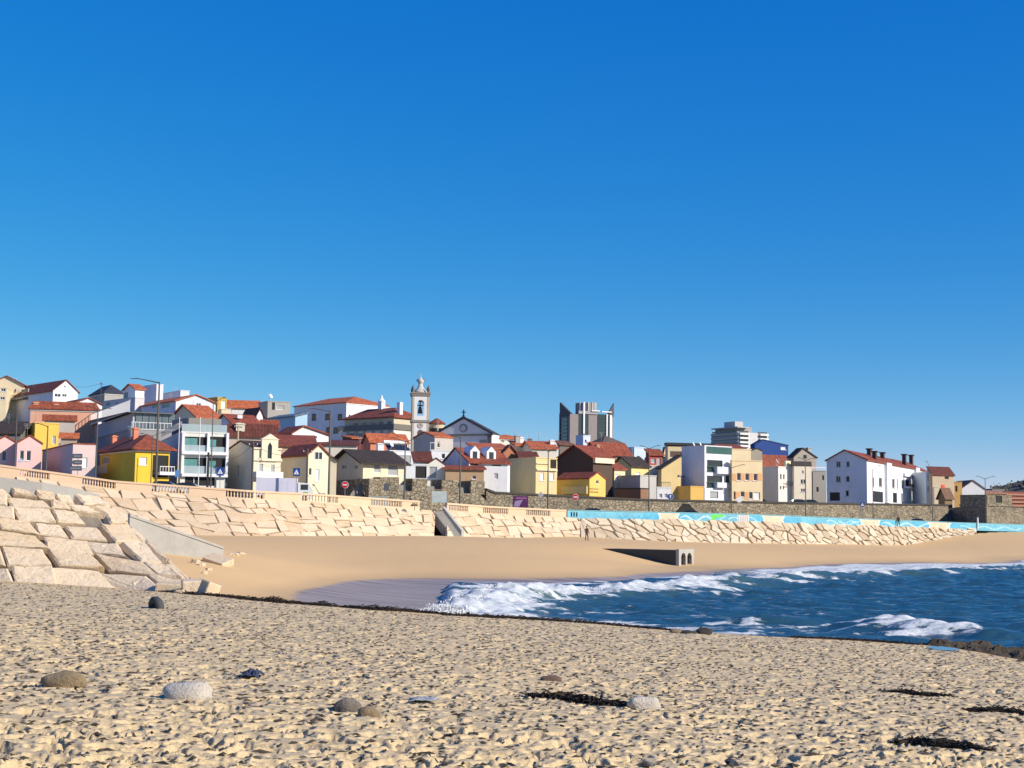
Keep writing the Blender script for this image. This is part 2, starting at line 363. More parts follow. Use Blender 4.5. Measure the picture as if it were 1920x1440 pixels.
d1, s1, t1 = pdist(WX, WY, br1); h1 = np.interp(t1, np.linspace(0,1,12), [.1,.6,.85,.85,.65,.6,.6,.65,.45,.45,.5,.5])
lump = .7+.6*vnoise(WX, WY, 1.6, 31)
sd1 = d1*s1; prof1 = np.where(sd1 > 0, np.exp(-(sd1/1.0)**2), np.exp(-(sd1/3.2)**2)); wz += h1*prof1*lump
d2, s2, t2 = pdist(WX, WY, br2); sd2 = d2*s2; wz += np.interp(t2, [0,.2,.4,.6,.8,1],[0,.35,.5,.45,.3,0])*np.where(sd2 > 0, np.exp(-(sd2/.7)**2), np.exp(-(sd2/1.8)**2))*(.8+.4*vnoise(WX, WY, 1.0, 32))
fn = .5*vnoise(WX, WY, 1.5, 41)+.3*vnoise(WX, WY, .55, 42)+.2*vnoise(WX, WY, .22, 43); fl = .45*vnoise(WX*.3, WY, 2.4, 44)+.33*vnoise(WX*.35, WY, .8, 45)+.22*vnoise(WX*.5, WY, .33, 46)
foam = sm((np.exp(-(np.clip(sd1-.2,0,99)/2.6)**2)*np.exp(-(np.clip(-sd1-.3,0,99)/np.interp(t1,[0,.3,.6,1],[3.2,2.6,1.3,.7]))**2) * np.interp(t1, [0,.04,.25,.55,.72,.85,1],[.9,1,1,.95,.55,.3,.45]) + (fn-.5)*1.2 - .25)/.7)
foam = np.maximum(foam, sm((np.exp(-(np.clip(-sd1,0,99)/5)**2)*.42*np.interp(t1,[0,.35,.6,1],[1,.9,.7,.4])+fl-.70)/.3))
foam = np.maximum(foam, sm((np.exp(-(np.clip(sd2,-1.2,99)/1.2)**2)*np.where(sd2 > -1.4, 1, 0)*np.interp(t2,[0,.2,.5,.8,1],[.8,1,1,.4,0])+(fn-.5)-.45)/.3))
sw = np.where(sd1 > 0, 1.25, 0)*sm((WX-14)/18)*np.interp(t1, [0,.35,.5,1],[0,.1,.8,1.0]); foam = np.maximum(foam, sm((sw*.9+(fl-.5)*.9-.30)/.5))
near = np.interp(WK, ck, cy); nb = np.exp(-((WY-near-17)/9)**2)
foam = np.maximum(foam, sm((nb*.34*np.interp(WK,[kof(835),kof(1000),kof(1280),kof(1450),kof(1700),kof(1900)],[1,.9,.55,1.0,1.0,.5])+fl*.9+(fn-.5)*.4-.66)/.34)*.9)
foam = np.maximum(foam, sm((fl*.85+fn*.35-.755)/.28)*.7); foam *= sm((WK-kof(805))/.02)
wz += foam*(.10*(fn-.4))+.02 + prof1*foam*h1*(.28*(vnoise(WX, WY, .9, 51)-.4)+.25*(vnoise(WX, WY, .35, 52)-.5)); wz -= .7*(1-sm((WK-kof(815))/.016))
keep = (back(WX, WY) < .32) & (WY > near-1.0) & (WK > kof(790))
film = (sd1 > 0) & (WK > kof(1340)); bz_ = back(WX, WY); wz = np.where(film, np.maximum(wz, np.minimum(bz_+.05, .2+.12*(vnoise(WX, WY, 3, 61)-.5))), wz)
wm = gridmesh('sea', WX, WY, wz, True, keep); fattr(wm, 'foam', foam); fattr(wm, 'lift', np.clip(prof1*h1*(sd1<.6),0,1)+.0)
m, n, l, p = nodes('sea_water'); o = texco(n, l)
def attr(nm):
    a = n.new('ShaderNodeAttribute'); a.attribute_name = nm; return a.outputs['Fac']
lgw = noise(n, l, texco(n, l, 'Object', (.3, 1, 1)), .5, 4)
c = mixc(n, l, lgw.outputs[0], (.010,.042,.070), (.030,.09,.125))
c = mixc(n, l, attr('lift'), c, (.10,.17,.13))
fo = noise(n, l, texco(n, l, 'Object', (.55, 1.2, 1)), 3.2, 8, .78); ff = n.new('ShaderNodeMath'); ff.operation = 'MULTIPLY_ADD'; l.new(fo.outputs[0], ff.inputs[0]); ff.inputs[1].default_value = 2.0; ff.inputs[2].default_value = -1.02
fa = n.new('ShaderNodeMath'); fa.operation = 'MULTIPLY_ADD'; l.new(attr('foam'), fa.inputs[0]); fa.inputs[1].default_value = .85; l.new(ff.outputs[0], fa.inputs[2])
fr = ramp(n, l, fa.outputs[0], [(.28,(0,0,0)),(.52,(1,1,1))])
fv = noise(n, l, o, 1.7, 6, .7); fc_ = mixc(n, l, ramp(n, l, fv.outputs[0], [(.35,(0,0,0)),(.62,(1,1,1))]).outputs[0], (.36,.42,.44), (.72,.73,.72)); c = mixc(n, l, fr.outputs[0], c, fc_); l.new(c, p.inputs['Base Color'])
rr = n.new('ShaderNodeMapRange'); rr.inputs[3].default_value = .16; rr.inputs[4].default_value = .85; l.new(fr.outputs[0], rr.inputs[0]); l.new(rr.outputs[0], p.inputs['Roughness'])
p.inputs['IOR'].default_value = 1.33
w1 = noise(n, l, texco(n, l, 'Object', (.6, 1.4, 1)), 2.6, 5, .65); bump(n, l, w1.outputs[0], p, .6, .12)
tag(link('sea', wm, None, m), 'blue choppy sea with white breakers', kind='structure')
FOAM = plain('foam_white', (.62,.64,.65), .8)
# spray thrown up by the breaker
V = []; Fc = []
def drop(P, r):
    b = len(V); a = random.uniform(0, 6.28)
    for q in ((1,0,0),(-.5,.86,0),(-.5,-.86,0),(0,0,1.2),(0,0,-1.2)):
        V.append((P[0]+r*(q[0]*math.cos(a)-q[1]*math.sin(a)), P[1]+r*(q[0]*math.sin(a)+q[1]*math.cos(a)), P[2]+r*q[2]))
    Fc.extend([(b,b+1,b+3),(b+1,b+2,b+3),(b+2,b,b+3),(b+1,b,b+4),(b+2,b+1,b+4),(b,b+2,b+4)])
for i in range(36000):
    t = random.random()**1.7*.75; f = t*(len(br1)-1); j = int(f); A = br1[j].lerp(br1[j+1], f-j); hh = np.interp(t, np.linspace(0,1,12), [.3,.7,.95,.95,.65,.55,.5,.55,.3,.3,.3,.3])
    nn = (.6+.8*vnoise(np.array([A.x]), np.array([A.y]), 1.2, 77)[0])
    z = hh*.3 + hh*nn*random.random()**1.5*.75; o1 = random.gauss(.4, .9); dv = Vector((-.45, .9, 0))
    drop((A.x+dv.x*o1+random.gauss(0,.3), A.y+dv.y*o1, max(.05, z*math.exp(-(o1/2.2)**2))), random.uniform(.015, .075)*(1 if z < hh else .5))
tag(link('sea_spray', mesh('sea_spray', V, Fc), None, FOAM), 'white spray and froth thrown up along the breaking wave', 'spray', kind='stuff')

# --- town ground sheet, hills
gk = np.concatenate([[-1.6,-1.0,-.7,-.55],[kof(p) for p in range(-150, 2081, 15)],[.6,.8,1.1,1.6]])
rows = [0, .06, .12, .2, .3, .45, .6, .75, .9, 1.0]
YY = []
for k in gk:
    d0 = float(DP(k))+.1; df = float(DF(k)); YY.append(np.concatenate([np.linspace(d0, df+.7, 6), [df+1.2], np.linspace(df+4, 460, 26), [600, 900, 1600, 3500]]))
YY = np.array(YY).T; KK = np.repeat(gk[None], YY.shape[0], 0); TX = KK*YY; TZ = T(TX, YY) - .02; TZ[-1] -= 30
m = stonemat('town_paving', (.20,.19,.175), (.21,.2,.18), (.15,.145,.14), .6, True, .2)
tag(link('ground', gridmesh('ground', TX, YY, TZ, False), None, m), kind='structure')
# ------------------------------------------------------------------ stone revetments
LIME = stonemat('limestone', (.53,.385,.24), (.67,.54,.385), (.62,.50,.36), .7, True, .6)
LIMEB = stonemat('limestone_pale', (.58,.44,.28), (.68,.55,.39), (.60,.50,.37), .8, True, .7)
MORT = stonemat('joint_fill', (.20,.165,.12), (.2,.165,.12), (.30,.26,.2), 1.2, False, .6)
RIP = stonemat('rubble_slab', (.43,.335,.225), (.66,.56,.42), (.40,.345,.28), 1.0, True, .8)
class Ruled:                             # surface between a low and a high line; a = metres along the low line, b = 0..1 up
    def __init__(s, lo, hi):
        s.lo = np.array([tuple(p) for p in lo]); s.hi = np.array([tuple(p) for p in hi])
        md = (s.lo+s.hi)/2; s.s = np.concatenate([[0], np.cumsum(np.linalg.norm(np.diff(md, axis=0), axis=1))]); s.L = s.s[-1]
    def P(s, a, b):
        a = min(max(a, 0), s.L); i = [np.interp(a, s.s, s.lo[:, j]) for j in range(3)]; h = [np.interp(a, s.s, s.hi[:, j]) for j in range(3)]
        return Vector(i)*(1-b) + Vector(h)*b
    def W(s, a): return (s.P(a, 1)-s.P(a, 0)).length
    def N(s, a, b):
        e = .8; da = s.P(a+e, b)-s.P(a-e, b); db = s.P(a, min(b+.1,1.2))-s.P(a, b-.1); n = da.cross(db).normalized()
        return n if n.y < .3 and n.z > -.2 else n
    def core(s, name, m, parent, off=-.10, na=80, nb=6):
        V = []; Fc = []
        for i in range(na+1):
            for j in range(nb+1):
                a = s.L*i/na; b = -.15+1.15*j/nb; V.append(s.P(a, b)+s.N(a, b)*off)
        for i in range(na):
            for j in range(nb): q = i*(nb+1)+j; Fc.append((q, q+nb+1, q+nb+2, q+1))
        return link(name, mesh(name, V, Fc), parent, m)
def block(surf, poly, parent, m, gap=.05, proud=.1, tilt=.04, cham=.07, name='stone_block', sub=False, rough=0.03):
    ca = sum(p[0] for p in poly)/len(poly); cb = sum(p[1] for p in poly)/len(poly)
    O = surf.P(ca, cb); N = surf.N(ca, cb); n = len(poly); base = []; mid = []; top = []
    tx, ty = random.gauss(0, tilt), random.gauss(0, tilt)
    pts = [surf.P(a, b)-O for a, b in poly]
    U = (surf.P(ca+.5, cb)-surf.P(ca-.5, cb)).normalized(); Wv = N.cross(U)
    for q in pts:
        d = q.length; f = max(.3, 1-gap/max(d, .2)); q2 = q*f; h = proud + tx*q2.dot(U) + ty*q2.dot(Wv)
        base.append(q2*1.0-N*.45); mid.append(q2+N*(h-cham*.7)); f2 = max(.3, 1-cham/max(q2.length, .2)); j = Vector((random.gauss(0, rough), random.gauss(0, rough), random.gauss(0, rough*.6)))
        top.append(q2*f2+N*h+j)
    if not sub:
        V = base+mid+top; Fc = []
        for r in (0, 1):
            for i in range(n): Fc.append((r*n+i, r*n+(i+1)%n, (r+1)*n+(i+1)%n, (r+1)*n+i))
        Fc.append(tuple(range(2*n, 3*n)))
    else:                                # larger near stones: rough outline and an uneven face
        V = []; Fc = []; K = 4; ring = []
        for i in range(n):
            for k in range(K): ring.append((i, k/K))
        R = len(ring)
        def loop(L, amt):
            for i, f in ring:
                v = L[i].lerp(L[(i+1)%n], f); V.append(v+Vector((random.gauss(0, amt), random.gauss(0, amt), random.gauss(0, amt))))
        loop(base, 0); loop(mid, rough*.8); loop(top, rough*1.1)
        c = sum(top, Vector())/n
        for f2 in (.62, .3):
            for i, f in ring: V.append(c+(top[i].lerp(top[(i+1)%n], f)-c)*f2+N*random.gauss(0, rough*.8))
        V.append(c)
        for r in range(4):
            for i in range(R): Fc.append((r*R+i, r*R+(i+1)%R, (r+1)*R+(i+1)%R, (r+1)*R+i))
        for i in range(R): Fc.append((4*R+i, 4*R+(i+1)%R, 5*R))
    o = link(name, mesh(name, V, Fc), parent, m); o.location = O; return o
def clip(poly, p, nrm):                  # keep the side where (x-p).n <= 0
    out = []
    for i in range(len(poly)):
        A, B = poly[i], poly[(i+1)%len(poly)]; da = (A[0]-p[0])*nrm[0]+(A[1]-p[1])*nrm[1]; db = (B[0]-p[0])*nrm[0]+(B[1]-p[1])*nrm[1]
        if da <= 0: out.append(A)
        if da*db < 0: t = da/(da-db); out.append((A[0]+t*(B[0]-A[0]), A[1]+t*(B[1]-A[1])))
    return out
def edgept(px, d=0):                     # top edge of the slope, under the parapet
    P = ptop(px); return Vector((P.x, P.y, P.z-PAR_H))
# main wall of coursed blocks
sw = empty('seawall', (0,0,0), 0, 'sloping seawall of large pale limestone blocks below the balustraded promenade', 'seawall')
def stretch(p0, p1, st=12):
    q = list(range(p0, p1, st))+[p1]; return Ruled([footpt(p)-Vector((0,0,.5)) for p in q], [edgept(p) for p in q])
def coursed(surf, parent, m, rows, wmin, wmax, shear, proud=.12):
    tot = sum(rows); b0 = 0
    for r, h in enumerate(rows):
        b1 = b0+h/tot; a = -random.random()*wmax
        while a < surf.L+shear*surf.W(surf.L*.95)+wmax:
            w = random.uniform(wmin, wmax); ww = surf.W(max(0, min(a, surf.L))); sh = shear*(b1-b0)*ww
            wob = lambda aa, rr: (0 if rr in (0, len(rows)) else .05*math.sin(aa*.35+rr*2.1)+.03*math.sin(aa*1.1+rr))
            j = lambda: random.gauss(0, .12)
            top0, bot0 = a-sh*(b0), a
            A0, A1 = a-shear*ww*b0, a+w-shear*ww*b0; B0, B1 = a-shear*ww*b1, a+w-shear*ww*b1
            if A1 > .3 and B0 < surf.L-.3:
                cl = lambda v: min(max(v, .02), surf.L-.02)
                y = lambda aa, rr, bb: bb+wob(aa, rr)
                if random.random() < .22 and r not in (0,):    # split one course stone in two
                    mb = (b0+b1)/2+random.uniform(-.03, .03); M0, M1 = (A0+B0)/2, (A1+B1)/2
                    block(surf, [(cl(A0+j()), y(A0,r,b0)), (cl(A1+j()), y(A1,r,b0)), (cl(M1), mb), (cl(M0), mb)], parent, m, .035, random.uniform(.02, .12), .03)
                    block(surf, [(cl(M0), mb+.01), (cl(M1), mb+.01), (cl(B1+j()), y(B1,r+1,b1)), (cl(B0+j()), y(B0,r+1,b1))], parent, m, .035, random.uniform(.02, .12), .03)
                else:
                    block(surf, [(cl(A0+j()), y(A0,r,b0)), (cl(A1+j()), y(A1,r,b0)), (cl(B1+j()), y(B1,r+1,b1)), (cl(B0+j()), y(B0,r+1,b1))], parent, m, random.uniform(.02,.06), random.uniform(.0, .13), .03)
            a += w
        b0 = b1
s1 = stretch(30, 816); s1.core('wall_core', MORT, sw); coursed(s1, sw, LIME, [1.1,1.15,1.1,1.0,.9], 1.1, 2.5, .55)
s2 = stretch(838, 1088); s2.core('wall_core', MORT, sw); coursed(s2, sw, LIME, [1.1,1.1,1.0,.8], 1.0, 2.1, .6)
# tumbled slabs on the right
rb = empty('rubble_slope', (0,0,0), 0, 'slope of tilted irregular stone slabs below the painted turquoise wall', 'rubble slope')
s3 = stretch(1088, 1830); s3.core('wall_core', MORT, rb, -.15)
def voronoi_stones(surf, parent, m, count, shear, stretch_a, seed):
    r = random.Random(seed); H = 4.4; S = []
    while len(S) < count:
        best = None
        for _ in range(6):
            c = (r.uniform(0, surf.L), r.uniform(0, 1)); d = min([((c[0]-q[0])/1.5)**2+((c[1]-q[1])*H)**2 for q in S] or [9e9])
            if best is None or d > best[0]: best = (d, c)
        S.append(best[1])
    def tr(c): return ((c[0]+shear*c[1]*H)/stretch_a, c[1]*H)
    def inv(p): return (p[0]*stretch_a-shear*p[1], p[1]/H)
    Q = [tr(c) for c in S]
    for i, q in enumerate(Q):
        poly = [(q[0]-3, max(0, q[1]-3)), (q[0]+3, max(0, q[1]-3)), (q[0]+3, min(H, q[1]+3)), (q[0]-3, min(H, q[1]+3))]
        for j, w in enumerate(Q):
            if i != j and abs(w[0]-q[0]) < 5: poly = clip(poly, ((q[0]+w[0])/2, (q[1]+w[1])/2), (w[0]-q[0], w[1]-q[1]))
        if len(poly) < 3: continue
        pl = [inv(p) for p in poly]; pl = [(min(max(a, .02), surf.L-.02), b) for a, b in pl]
        block(surf, pl, parent, m, r.uniform(.04, .10), r.uniform(-.05, .25), .07, .07, 'stone_slab')
voronoi_stones(s3, rb, RIP, 292, 1.2, 1.1, 4)
# near bastion of big blocks
base = [onplane(*p) for p in [(-230,1068),(-120,1080),(0,1090),(120,1096),(250,1103),(330,1109),(385,1114)]]
base += [Vector((x, y, 0)) for x, y in [(-10.9,53.5),(-12.0,58),(-14.0,65),(-16.6,72),(-20,80)]]
for b in base: b.z = G1(b.x, b.y)-.35
rim = [at(*p) for p in [(-260,898,55.5),(-150,905,56),(-20,915,56.5),(80,924,57),(130,929,57.5),(160,933,58),(185,937,59.5)]]
rim += [Vector((x, y, z)) for x, y, z in [(-18.2,63,5.05),(-19.9,69,5.0),(-21.6,73,4.9),(-23.4,77,4.8),(-26,83,4.7)]]
bs = empty('stone_bastion', (0,0,0), 0, 'rounded bastion of huge weathered limestone blocks jutting onto the trodden sand', 'bastion')
s4 = Ruled(base, rim); s4.core('wall_core', MORT, bs, -.15, 60, 8)
b0 = 0.0; rws = [1.8,1.35,1.3,1.1,.95,.85,.8]; tot = sum(rws); r4 = random.Random(12)
for r, h in enumerate(rws):
    b1 = b0+h/tot; a = -r4.uniform(0, 2)
    while a < s4.L-.5:
        w = r4.uniform(1.2, 1.75) if r < 3 else r4.uniform(.9, 1.7)
        if a > s4.L*.52: w *= .75
        sh = .18
        j = lambda s=.1: r4.gauss(0, s)
        wob = lambda aa, rr: 0 if rr == 0 or rr == len(rws) else .022*math.sin(aa*.6+rr*1.7)
        cl = lambda v: min(max(v, .02), s4.L-.02)
        if a+w > .3 and not (r4.random() < .02):
            block(s4, [(cl(a+j()), b0+wob(a,r)), (cl(a+w+j()), b0+wob(a+w,r)), (cl(a+w-sh+j()), b1+wob(a+w,r+1)), (cl(a-sh+j()), b1+wob(a,r+1))], bs, LIMEB, r4.uniform(.04,.10), r4.uniform(.05,.24 if r < 3 else .2), .028, .08, 'stone_block', True, .012)
        a += w
    b0 = b1
mb = MB()                                # fill behind the rim
top = [p for p in rim]; n_ = len(top)
bk_ = [Vector((p.x-10, p.y+26, p.z+.0)) for p in top]
mb.add([tuple(p) for p in top]+[tuple(p) for p in bk_]+[(p.x,p.y,p.z-5) for p in bk_], [(i,i+1,n_+i+1,n_+i) for i in range(n_-1)]+[(n_+i,n_+i+1,2*n_+i+1,2*n_+i) for i in range(n_-1)])
mb.build('ramp_deck', CONC, bs)
mb = MB()
for i in range(7):
    if i == 6: break
    A, B = rim[i], rim[i+1]; ha = np.interp(i, [0,6], [.62,.2]); hb = np.interp(i+1, [0,6], [.62,.2]); bkv = Vector((-.1,.45,0))
    mb.add([A-Vector((0,.12,.25)),B-Vector((0,.12,.25)),B-Vector((0,.12,-hb)),A-Vector((0,.12,-ha)),A+bkv-Vector((0,0,.25)),B+bkv-Vector((0,0,.25)),B+bkv+Vector((0,0,hb)),A+bkv+Vector((0,0,ha))],
           [(0,1,2,3),(3,2,6,7),(5,4,7,6)]+([(4,0,3,7)] if i == 0 else [])+([(1,5,6,2)] if i == 5 else []))
kb = mb.build('concrete_kerb', CONC, bs)
# concrete ramp wall running into the cove
A = at(240,968,89); B = at(415,1029,92); zb = G1(B.x, B.y)-.5
rw = empty('ramp_wall', (B.x, B.y, zb), 0, 'grey concrete ramp wall tapering down into the smooth sand beside the bastion', 'ramp wall')
d = Vector((A.x-B.x, A.y-B.y, 0)); nrm = Vector((d.y, -d.x, 0)).normalized()
mb = MB(); K = 8; V = []
for i in range(K+1):
    t = i/K; P = B.lerp(A, t); off = P-Vector((B.x, B.y, zb))
    V += [Vector((off.x, off.y, -.8)), Vector((off.x, off.y, off.z)), Vector((off.x, off.y, off.z))+nrm*.45*-1, Vector((off.x, off.y, -.8))-nrm*.45]
Fc = [(4*i+j, 4*i+(j+1)%4, 4*i+4+(j+1)%4, 4*i+4+j) for i in range(K) for j in range(4)]+[(0,1,2,3),(4*K+3,4*K+2,4*K+1,4*K)]
mb.add(V, Fc).build('wall_slab', CONC, rw)
mb = MB(); V = [v+(Vector((0,0,.10)) if i % 4 in (1,2) else Vector((0,0,off_))) for i, (v, off_) in enumerate(zip([V[4*i+j] for i in range(K+1) for j in (0,1,2,3)], [0]*99))]
C2 = []
for i in range(K+1):
    p1, p2 = V[4*i+1], V[4*i+2]; e = (p1-p2).normalized()*.06; C2 += [p1+e-Vector((0,0,.10)), p1+e+Vector((0,0,.05)), p2-e+Vector((0,0,.05)), p2-e-Vector((0,0,.10))]
mb.add(C2, Fc).build('coping', CONC, rw)
# loose fallen blocks
def rock(name, label, P, size, m, seed, rz=0, flat=.6, boxy=0.0, cat='rock', group=None, sink=.25, sub=3):
    bm = bmesh.new(); bmesh.ops.create_icosphere(bm, subdivisions=sub, radius=1); r = random.Random(seed); o3 = [r.uniform(-50, 50) for _ in range(3)]
    from mathutils import noise as mn
    for v in bm.verts:
        c = v.co.copy()
        if boxy: mx = max(abs(c.x), abs(c.y), abs(c.z)); c = c.lerp(c/mx*.85, boxy)
        f = 1+.28*mn.noise(c*1.1+Vector(o3))+.13*mn.noise(c*2.7+Vector(o3))+.05*mn.noise(c*6+Vector(o3))
        v.co = Vector((c.x*f*size[0], c.y*f*size[1], c.z*f*size[2]))
    me = bpy.data.meshes.new(name); bm.to_mesh(me); bm.free()
    me.polygons.foreach_set('use_smooth', [boxy < .5]*len(me.polygons))
    o = link(name, me, None, m); o.location = (P[0], P[1], P[2]+size[2]*(1-2*sink)); o.rotation_euler = (r.gauss(0,.1), r.gauss(0,.1), rz)
    return tag(o, label, cat, group)
def slabblock(label, px, py, Y, size, rot, m=LIMEB, group=None):
    P = at(px, py, Y); P.z = G1(P.x, P.y)+size[2]*.32; x, y, z = (s/2 for s in size); c = .06; V = []
    for sz in (-1, 1):
        for sx, sy in ((-1,-1),(1,-1),(1,1),(-1,1)): V.append((sx*x*(1-.04*random.random()), sy*y*(1-.05*random.random()), sz*z*(1-.1*random.random())))
    o = MB().add(V, [(3,2,1,0),(4,5,6,7),(0,1,5,4),(1,2,6,5),(2,3,7,6),(3,0,4,7)]).build('fallen_block', m)
    bm = bmesh.new(); bm.from_mesh(o.data); bmesh.ops.bevel(bm, geom=list(bm.edges), offset=c, segments=2, affect='EDGES', profile=.6); bm.to_mesh(o.data); bm.free()
    o.location = P; o.rotation_euler = rot; return tag(o, label, 'stone block', group)
def gpt(px, py, plane_=True):
    if plane_: return onplane(px, py)
    r = ray(px, py); t = 40.0
    for _ in range(400):
        P = CV+r*t
        if P.z <= G1(P.x, P.y): break
        t += .5
    return P
slabblock('tilted fallen limestone slab lying on smooth sand at the foot of the ramp wall', 409, 1046, 88, (1.7,1.1,.5), (.3,.22,-.5))
slabblock('squared pale stone block standing at the tip of the bastion', 362, 1092, 51.6, (.8,.7,.66), (.1,-.05,.3))
slabblock('flat stone block wedged on the sand beside the squared block at the bastion tip', 319, 1096, 52.6, (1.0,.8,.5), (.06,.04,.1))
slabblock('small end block half sunk in sand at the outermost toe of the bastion', 392, 1108, 50.6, (.6,.5,.6), (.2,.3,.9))
slabblock('narrow upended slab leaning on the flank of the bastion', 372, 1072, 60, (.35,1.2,.5), (.35,.1,.7))
# ------------------------------------------------------------------ parapets
PARM = stonemat('parapet_stone', (.62,.46,.31), (.66,.5,.35), (.58,.44,.31), .6, False, .3)
pr = empty('balustrade', tuple(ptop(460)-Vector((0,0,PAR_H))), 0, 'long beige parapet with groups of short balusters along the promenade', 'balustrade')
org = pr.location
GROUPS = [(37,93),(155,217),(285,355),(424,496),(567,634),(696,754),(842,878),(906,953),(987,1032)]
def wallseg(q, z0, z1, th, m, name, parent, org=org, front=0.0):
    lo = []
    for p_ in q:
        P = ptop(p_); lo.append(P)
    V = []; n = len(lo)
    for i, P in enumerate(lo):
        d = (lo[min(i+1, n-1)]-lo[max(i-1, 0)]); nn = Vector((d.y, -d.x, 0)).normalized()
        f = P+nn*front-org; b = P-nn*th-org
        V += [(f.x,f.y,P.z-PAR_H+z0-org.z),(f.x,f.y,P.z-PAR_H+z1-org.z),(b.x,b.y,P.z-PAR_H+z1-org.z),(b.x,b.y,P.z-PAR_H+z0-org.z)]
    Fc = [(4*i+j,4*i+4+j,4*i+4+(j+1)%4,4*i+(j+1)%4) for i in range(n-1) for j in range(4)]+[(0,1,2,3),(4*n-1,4*n-2,4*n-3,4*n-4)]
    return MB().add(V, Fc).build(name, m, parent)
def rngpx(a, b, st=12): return list(np.arange(a, b, st))+[b]
bal = MB().lathe([(.10,0),(.10,.05),(.06,.1),(.10,.28),(.06,.5),(.10,.58),(.10,.66)], 8)
bal_me = bal.build('baluster', PARM); bmesh_src = bal_me.data; bpy.data.objects.remove(bal_me)
for a, b in [(-150,787),(838,1062)]:
    wallseg(rngpx(a,b), .84, 1.05, .42, PARM, 'coping', pr, org, .08); wallseg(rngpx(a,b), -.3, .16, .34, PARM, 'plinth', pr)
    gs = [g for g in GROUPS if g[0] >= a and g[1] <= b]; x = a
    for g in gs+[(b, b)]:
        if g[0] > x: wallseg(rngpx(x, g[0]), .16, .84, .30, PARM, 'panel', pr)
        x = g[1]
    for g in gs:
        for i in range(12):
            P = ptop(g[0]+(g[1]-g[0])*(i+.5)/12)-Vector((0,-.16,PAR_H-.17))-org; o = link('baluster', bmesh_src, pr); o.location = P
# painted turquoise wall
pw = empty('painted_wall', tuple(ptop(1400)-Vector((0,0,PAR_H))), 0, 'turquoise painted sea wall with peach patches and white wave mural', 'wall')
q = list(np.arange(1064, 2080, .8)); lo = [ptop(x) for x in q]; H_ = 1.25; nz = 12
X = np.array([[P.x-pw.location.x for P in lo]]*nz); Y = np.array([[P.y-pw.location.y for P in lo]]*nz)
Z = np.array([[P.z-PAR_H-.28+(H_-.05)*j/(nz-1)-pw.location.z for P in lo] for j in range(nz)])
me = gridmesh('mural_face', X, Y, Z, False); PXg = np.array([q]*nz); Vg = np.repeat(np.linspace(0,1,nz)[:,None], len(q), 1)
C = np.zeros(PXg.shape+(3,)); C[:] = srgb(104,172,196)
nz_ = vnoise(PXg, Vg*12, 14, 60)[..., None]; C = C*(.88+.24*nz_)
def paint(mask, c, a=1.0):
    global C
    C = np.where(mask[..., None], C*(1-a)+np.array(srgb(*c))*a, C)
for a, b in [(1237,1271),(1432,1468),(1615,1648),(1743,1780)]:
    w = (b-a)/2; c0 = (a+b)/2; u = (PXg-c0)/w; s_ = 1.0+.35*np.abs(Vg-.5)
    for side in (-1, 1): paint(((PXg-(c0+side*w*1.9))/(w*1.0))**2+((Vg-.55)/.75)**2 < 1, (80,165,200), .8)
    paint((np.abs(u) < .92+.25*(Vg-.5)**2*4), (232,190,165))
    paint((np.abs(np.abs(u)-(.95+.25*(Vg-.5)**2*4)) < .07), (240,238,215), .8)
paint((PXg > 1383) & (PXg < 1404) & (np.sin(PXg*1.6) > -.2), (226,190,178), .9)
for a, b, am, ph in [(1275,1335,.25,0),(1282,1360,.3,1.4),(1366,1384,.2,0),(1402,1428,.3,1),(1550,1612,.26,.5),(1572,1612,.22,2),(1652,1740,.28,0),(1660,1740,.25,1.7),(1800,1915,.2,.7)]:
    paint((PXg > a) & (PXg < b) & (np.abs(Vg-(.45+am*np.sin((PXg-a)*.16+ph))) < .06), (205,226,232), .6)
paint((PXg > 1333) & (PXg < 1341) & (Vg > .1) | (PXg > 1340) & (PXg < 1352) & (Vg > .55) | (PXg > 1350) & (PXg < 1359) & (Vg > .75), (95,205,85))
paint((PXg > 1333) & (PXg < 1338) & (Vg < .35), (25,50,30))
paint((PXg > 1160) & (PXg < 1216) & (np.abs(Vg-.42-.22*np.sin(PXg*.9)*np.sin(PXg*.37)) < .07), (60,135,180), .8)
paint(Vg > .93, (150,210,225), .8)
cattr(me, 'paint', C)
m, n, l, p = nodes('mural_paint'); a = n.new('ShaderNodeAttribute'); a.attribute_name = 'paint'
x = noise(n, l, texco(n, l), 1.4, 5, .65); r = ramp(n, l, x.outputs[0], [(.3,(.72,.72,.72)),(.6,(1,1,1))]); l.new(mixc(n, l, .8, a.outputs['Color'], r.outputs[0], 'MULTIPLY'), p.inputs['Base Color']); p.inputs['Roughness'].default_value = .8
o = link('mural_face', me, pw, m)
TURQ = plaster((128,186,204)); wallseg(q[::12]+[q[-1]], -.3, .965, .4, TURQ, 'wall_body', pw, pw.location, -.02); wallseg(q[::12]+[q[-1]], .967, 1.06, .5, TURQ, 'coping', pw, pw.location, .09)
for px in (1071, 1076, 1081):
    P = ptop(px)-Vector((0,0,PAR_H))-pw.location; MB().box(P.x-.12,P.x+.12,P.y-.04,P.y+.1,P.z+.2,P.z+.75).build('vent_slot', DARK, pw)
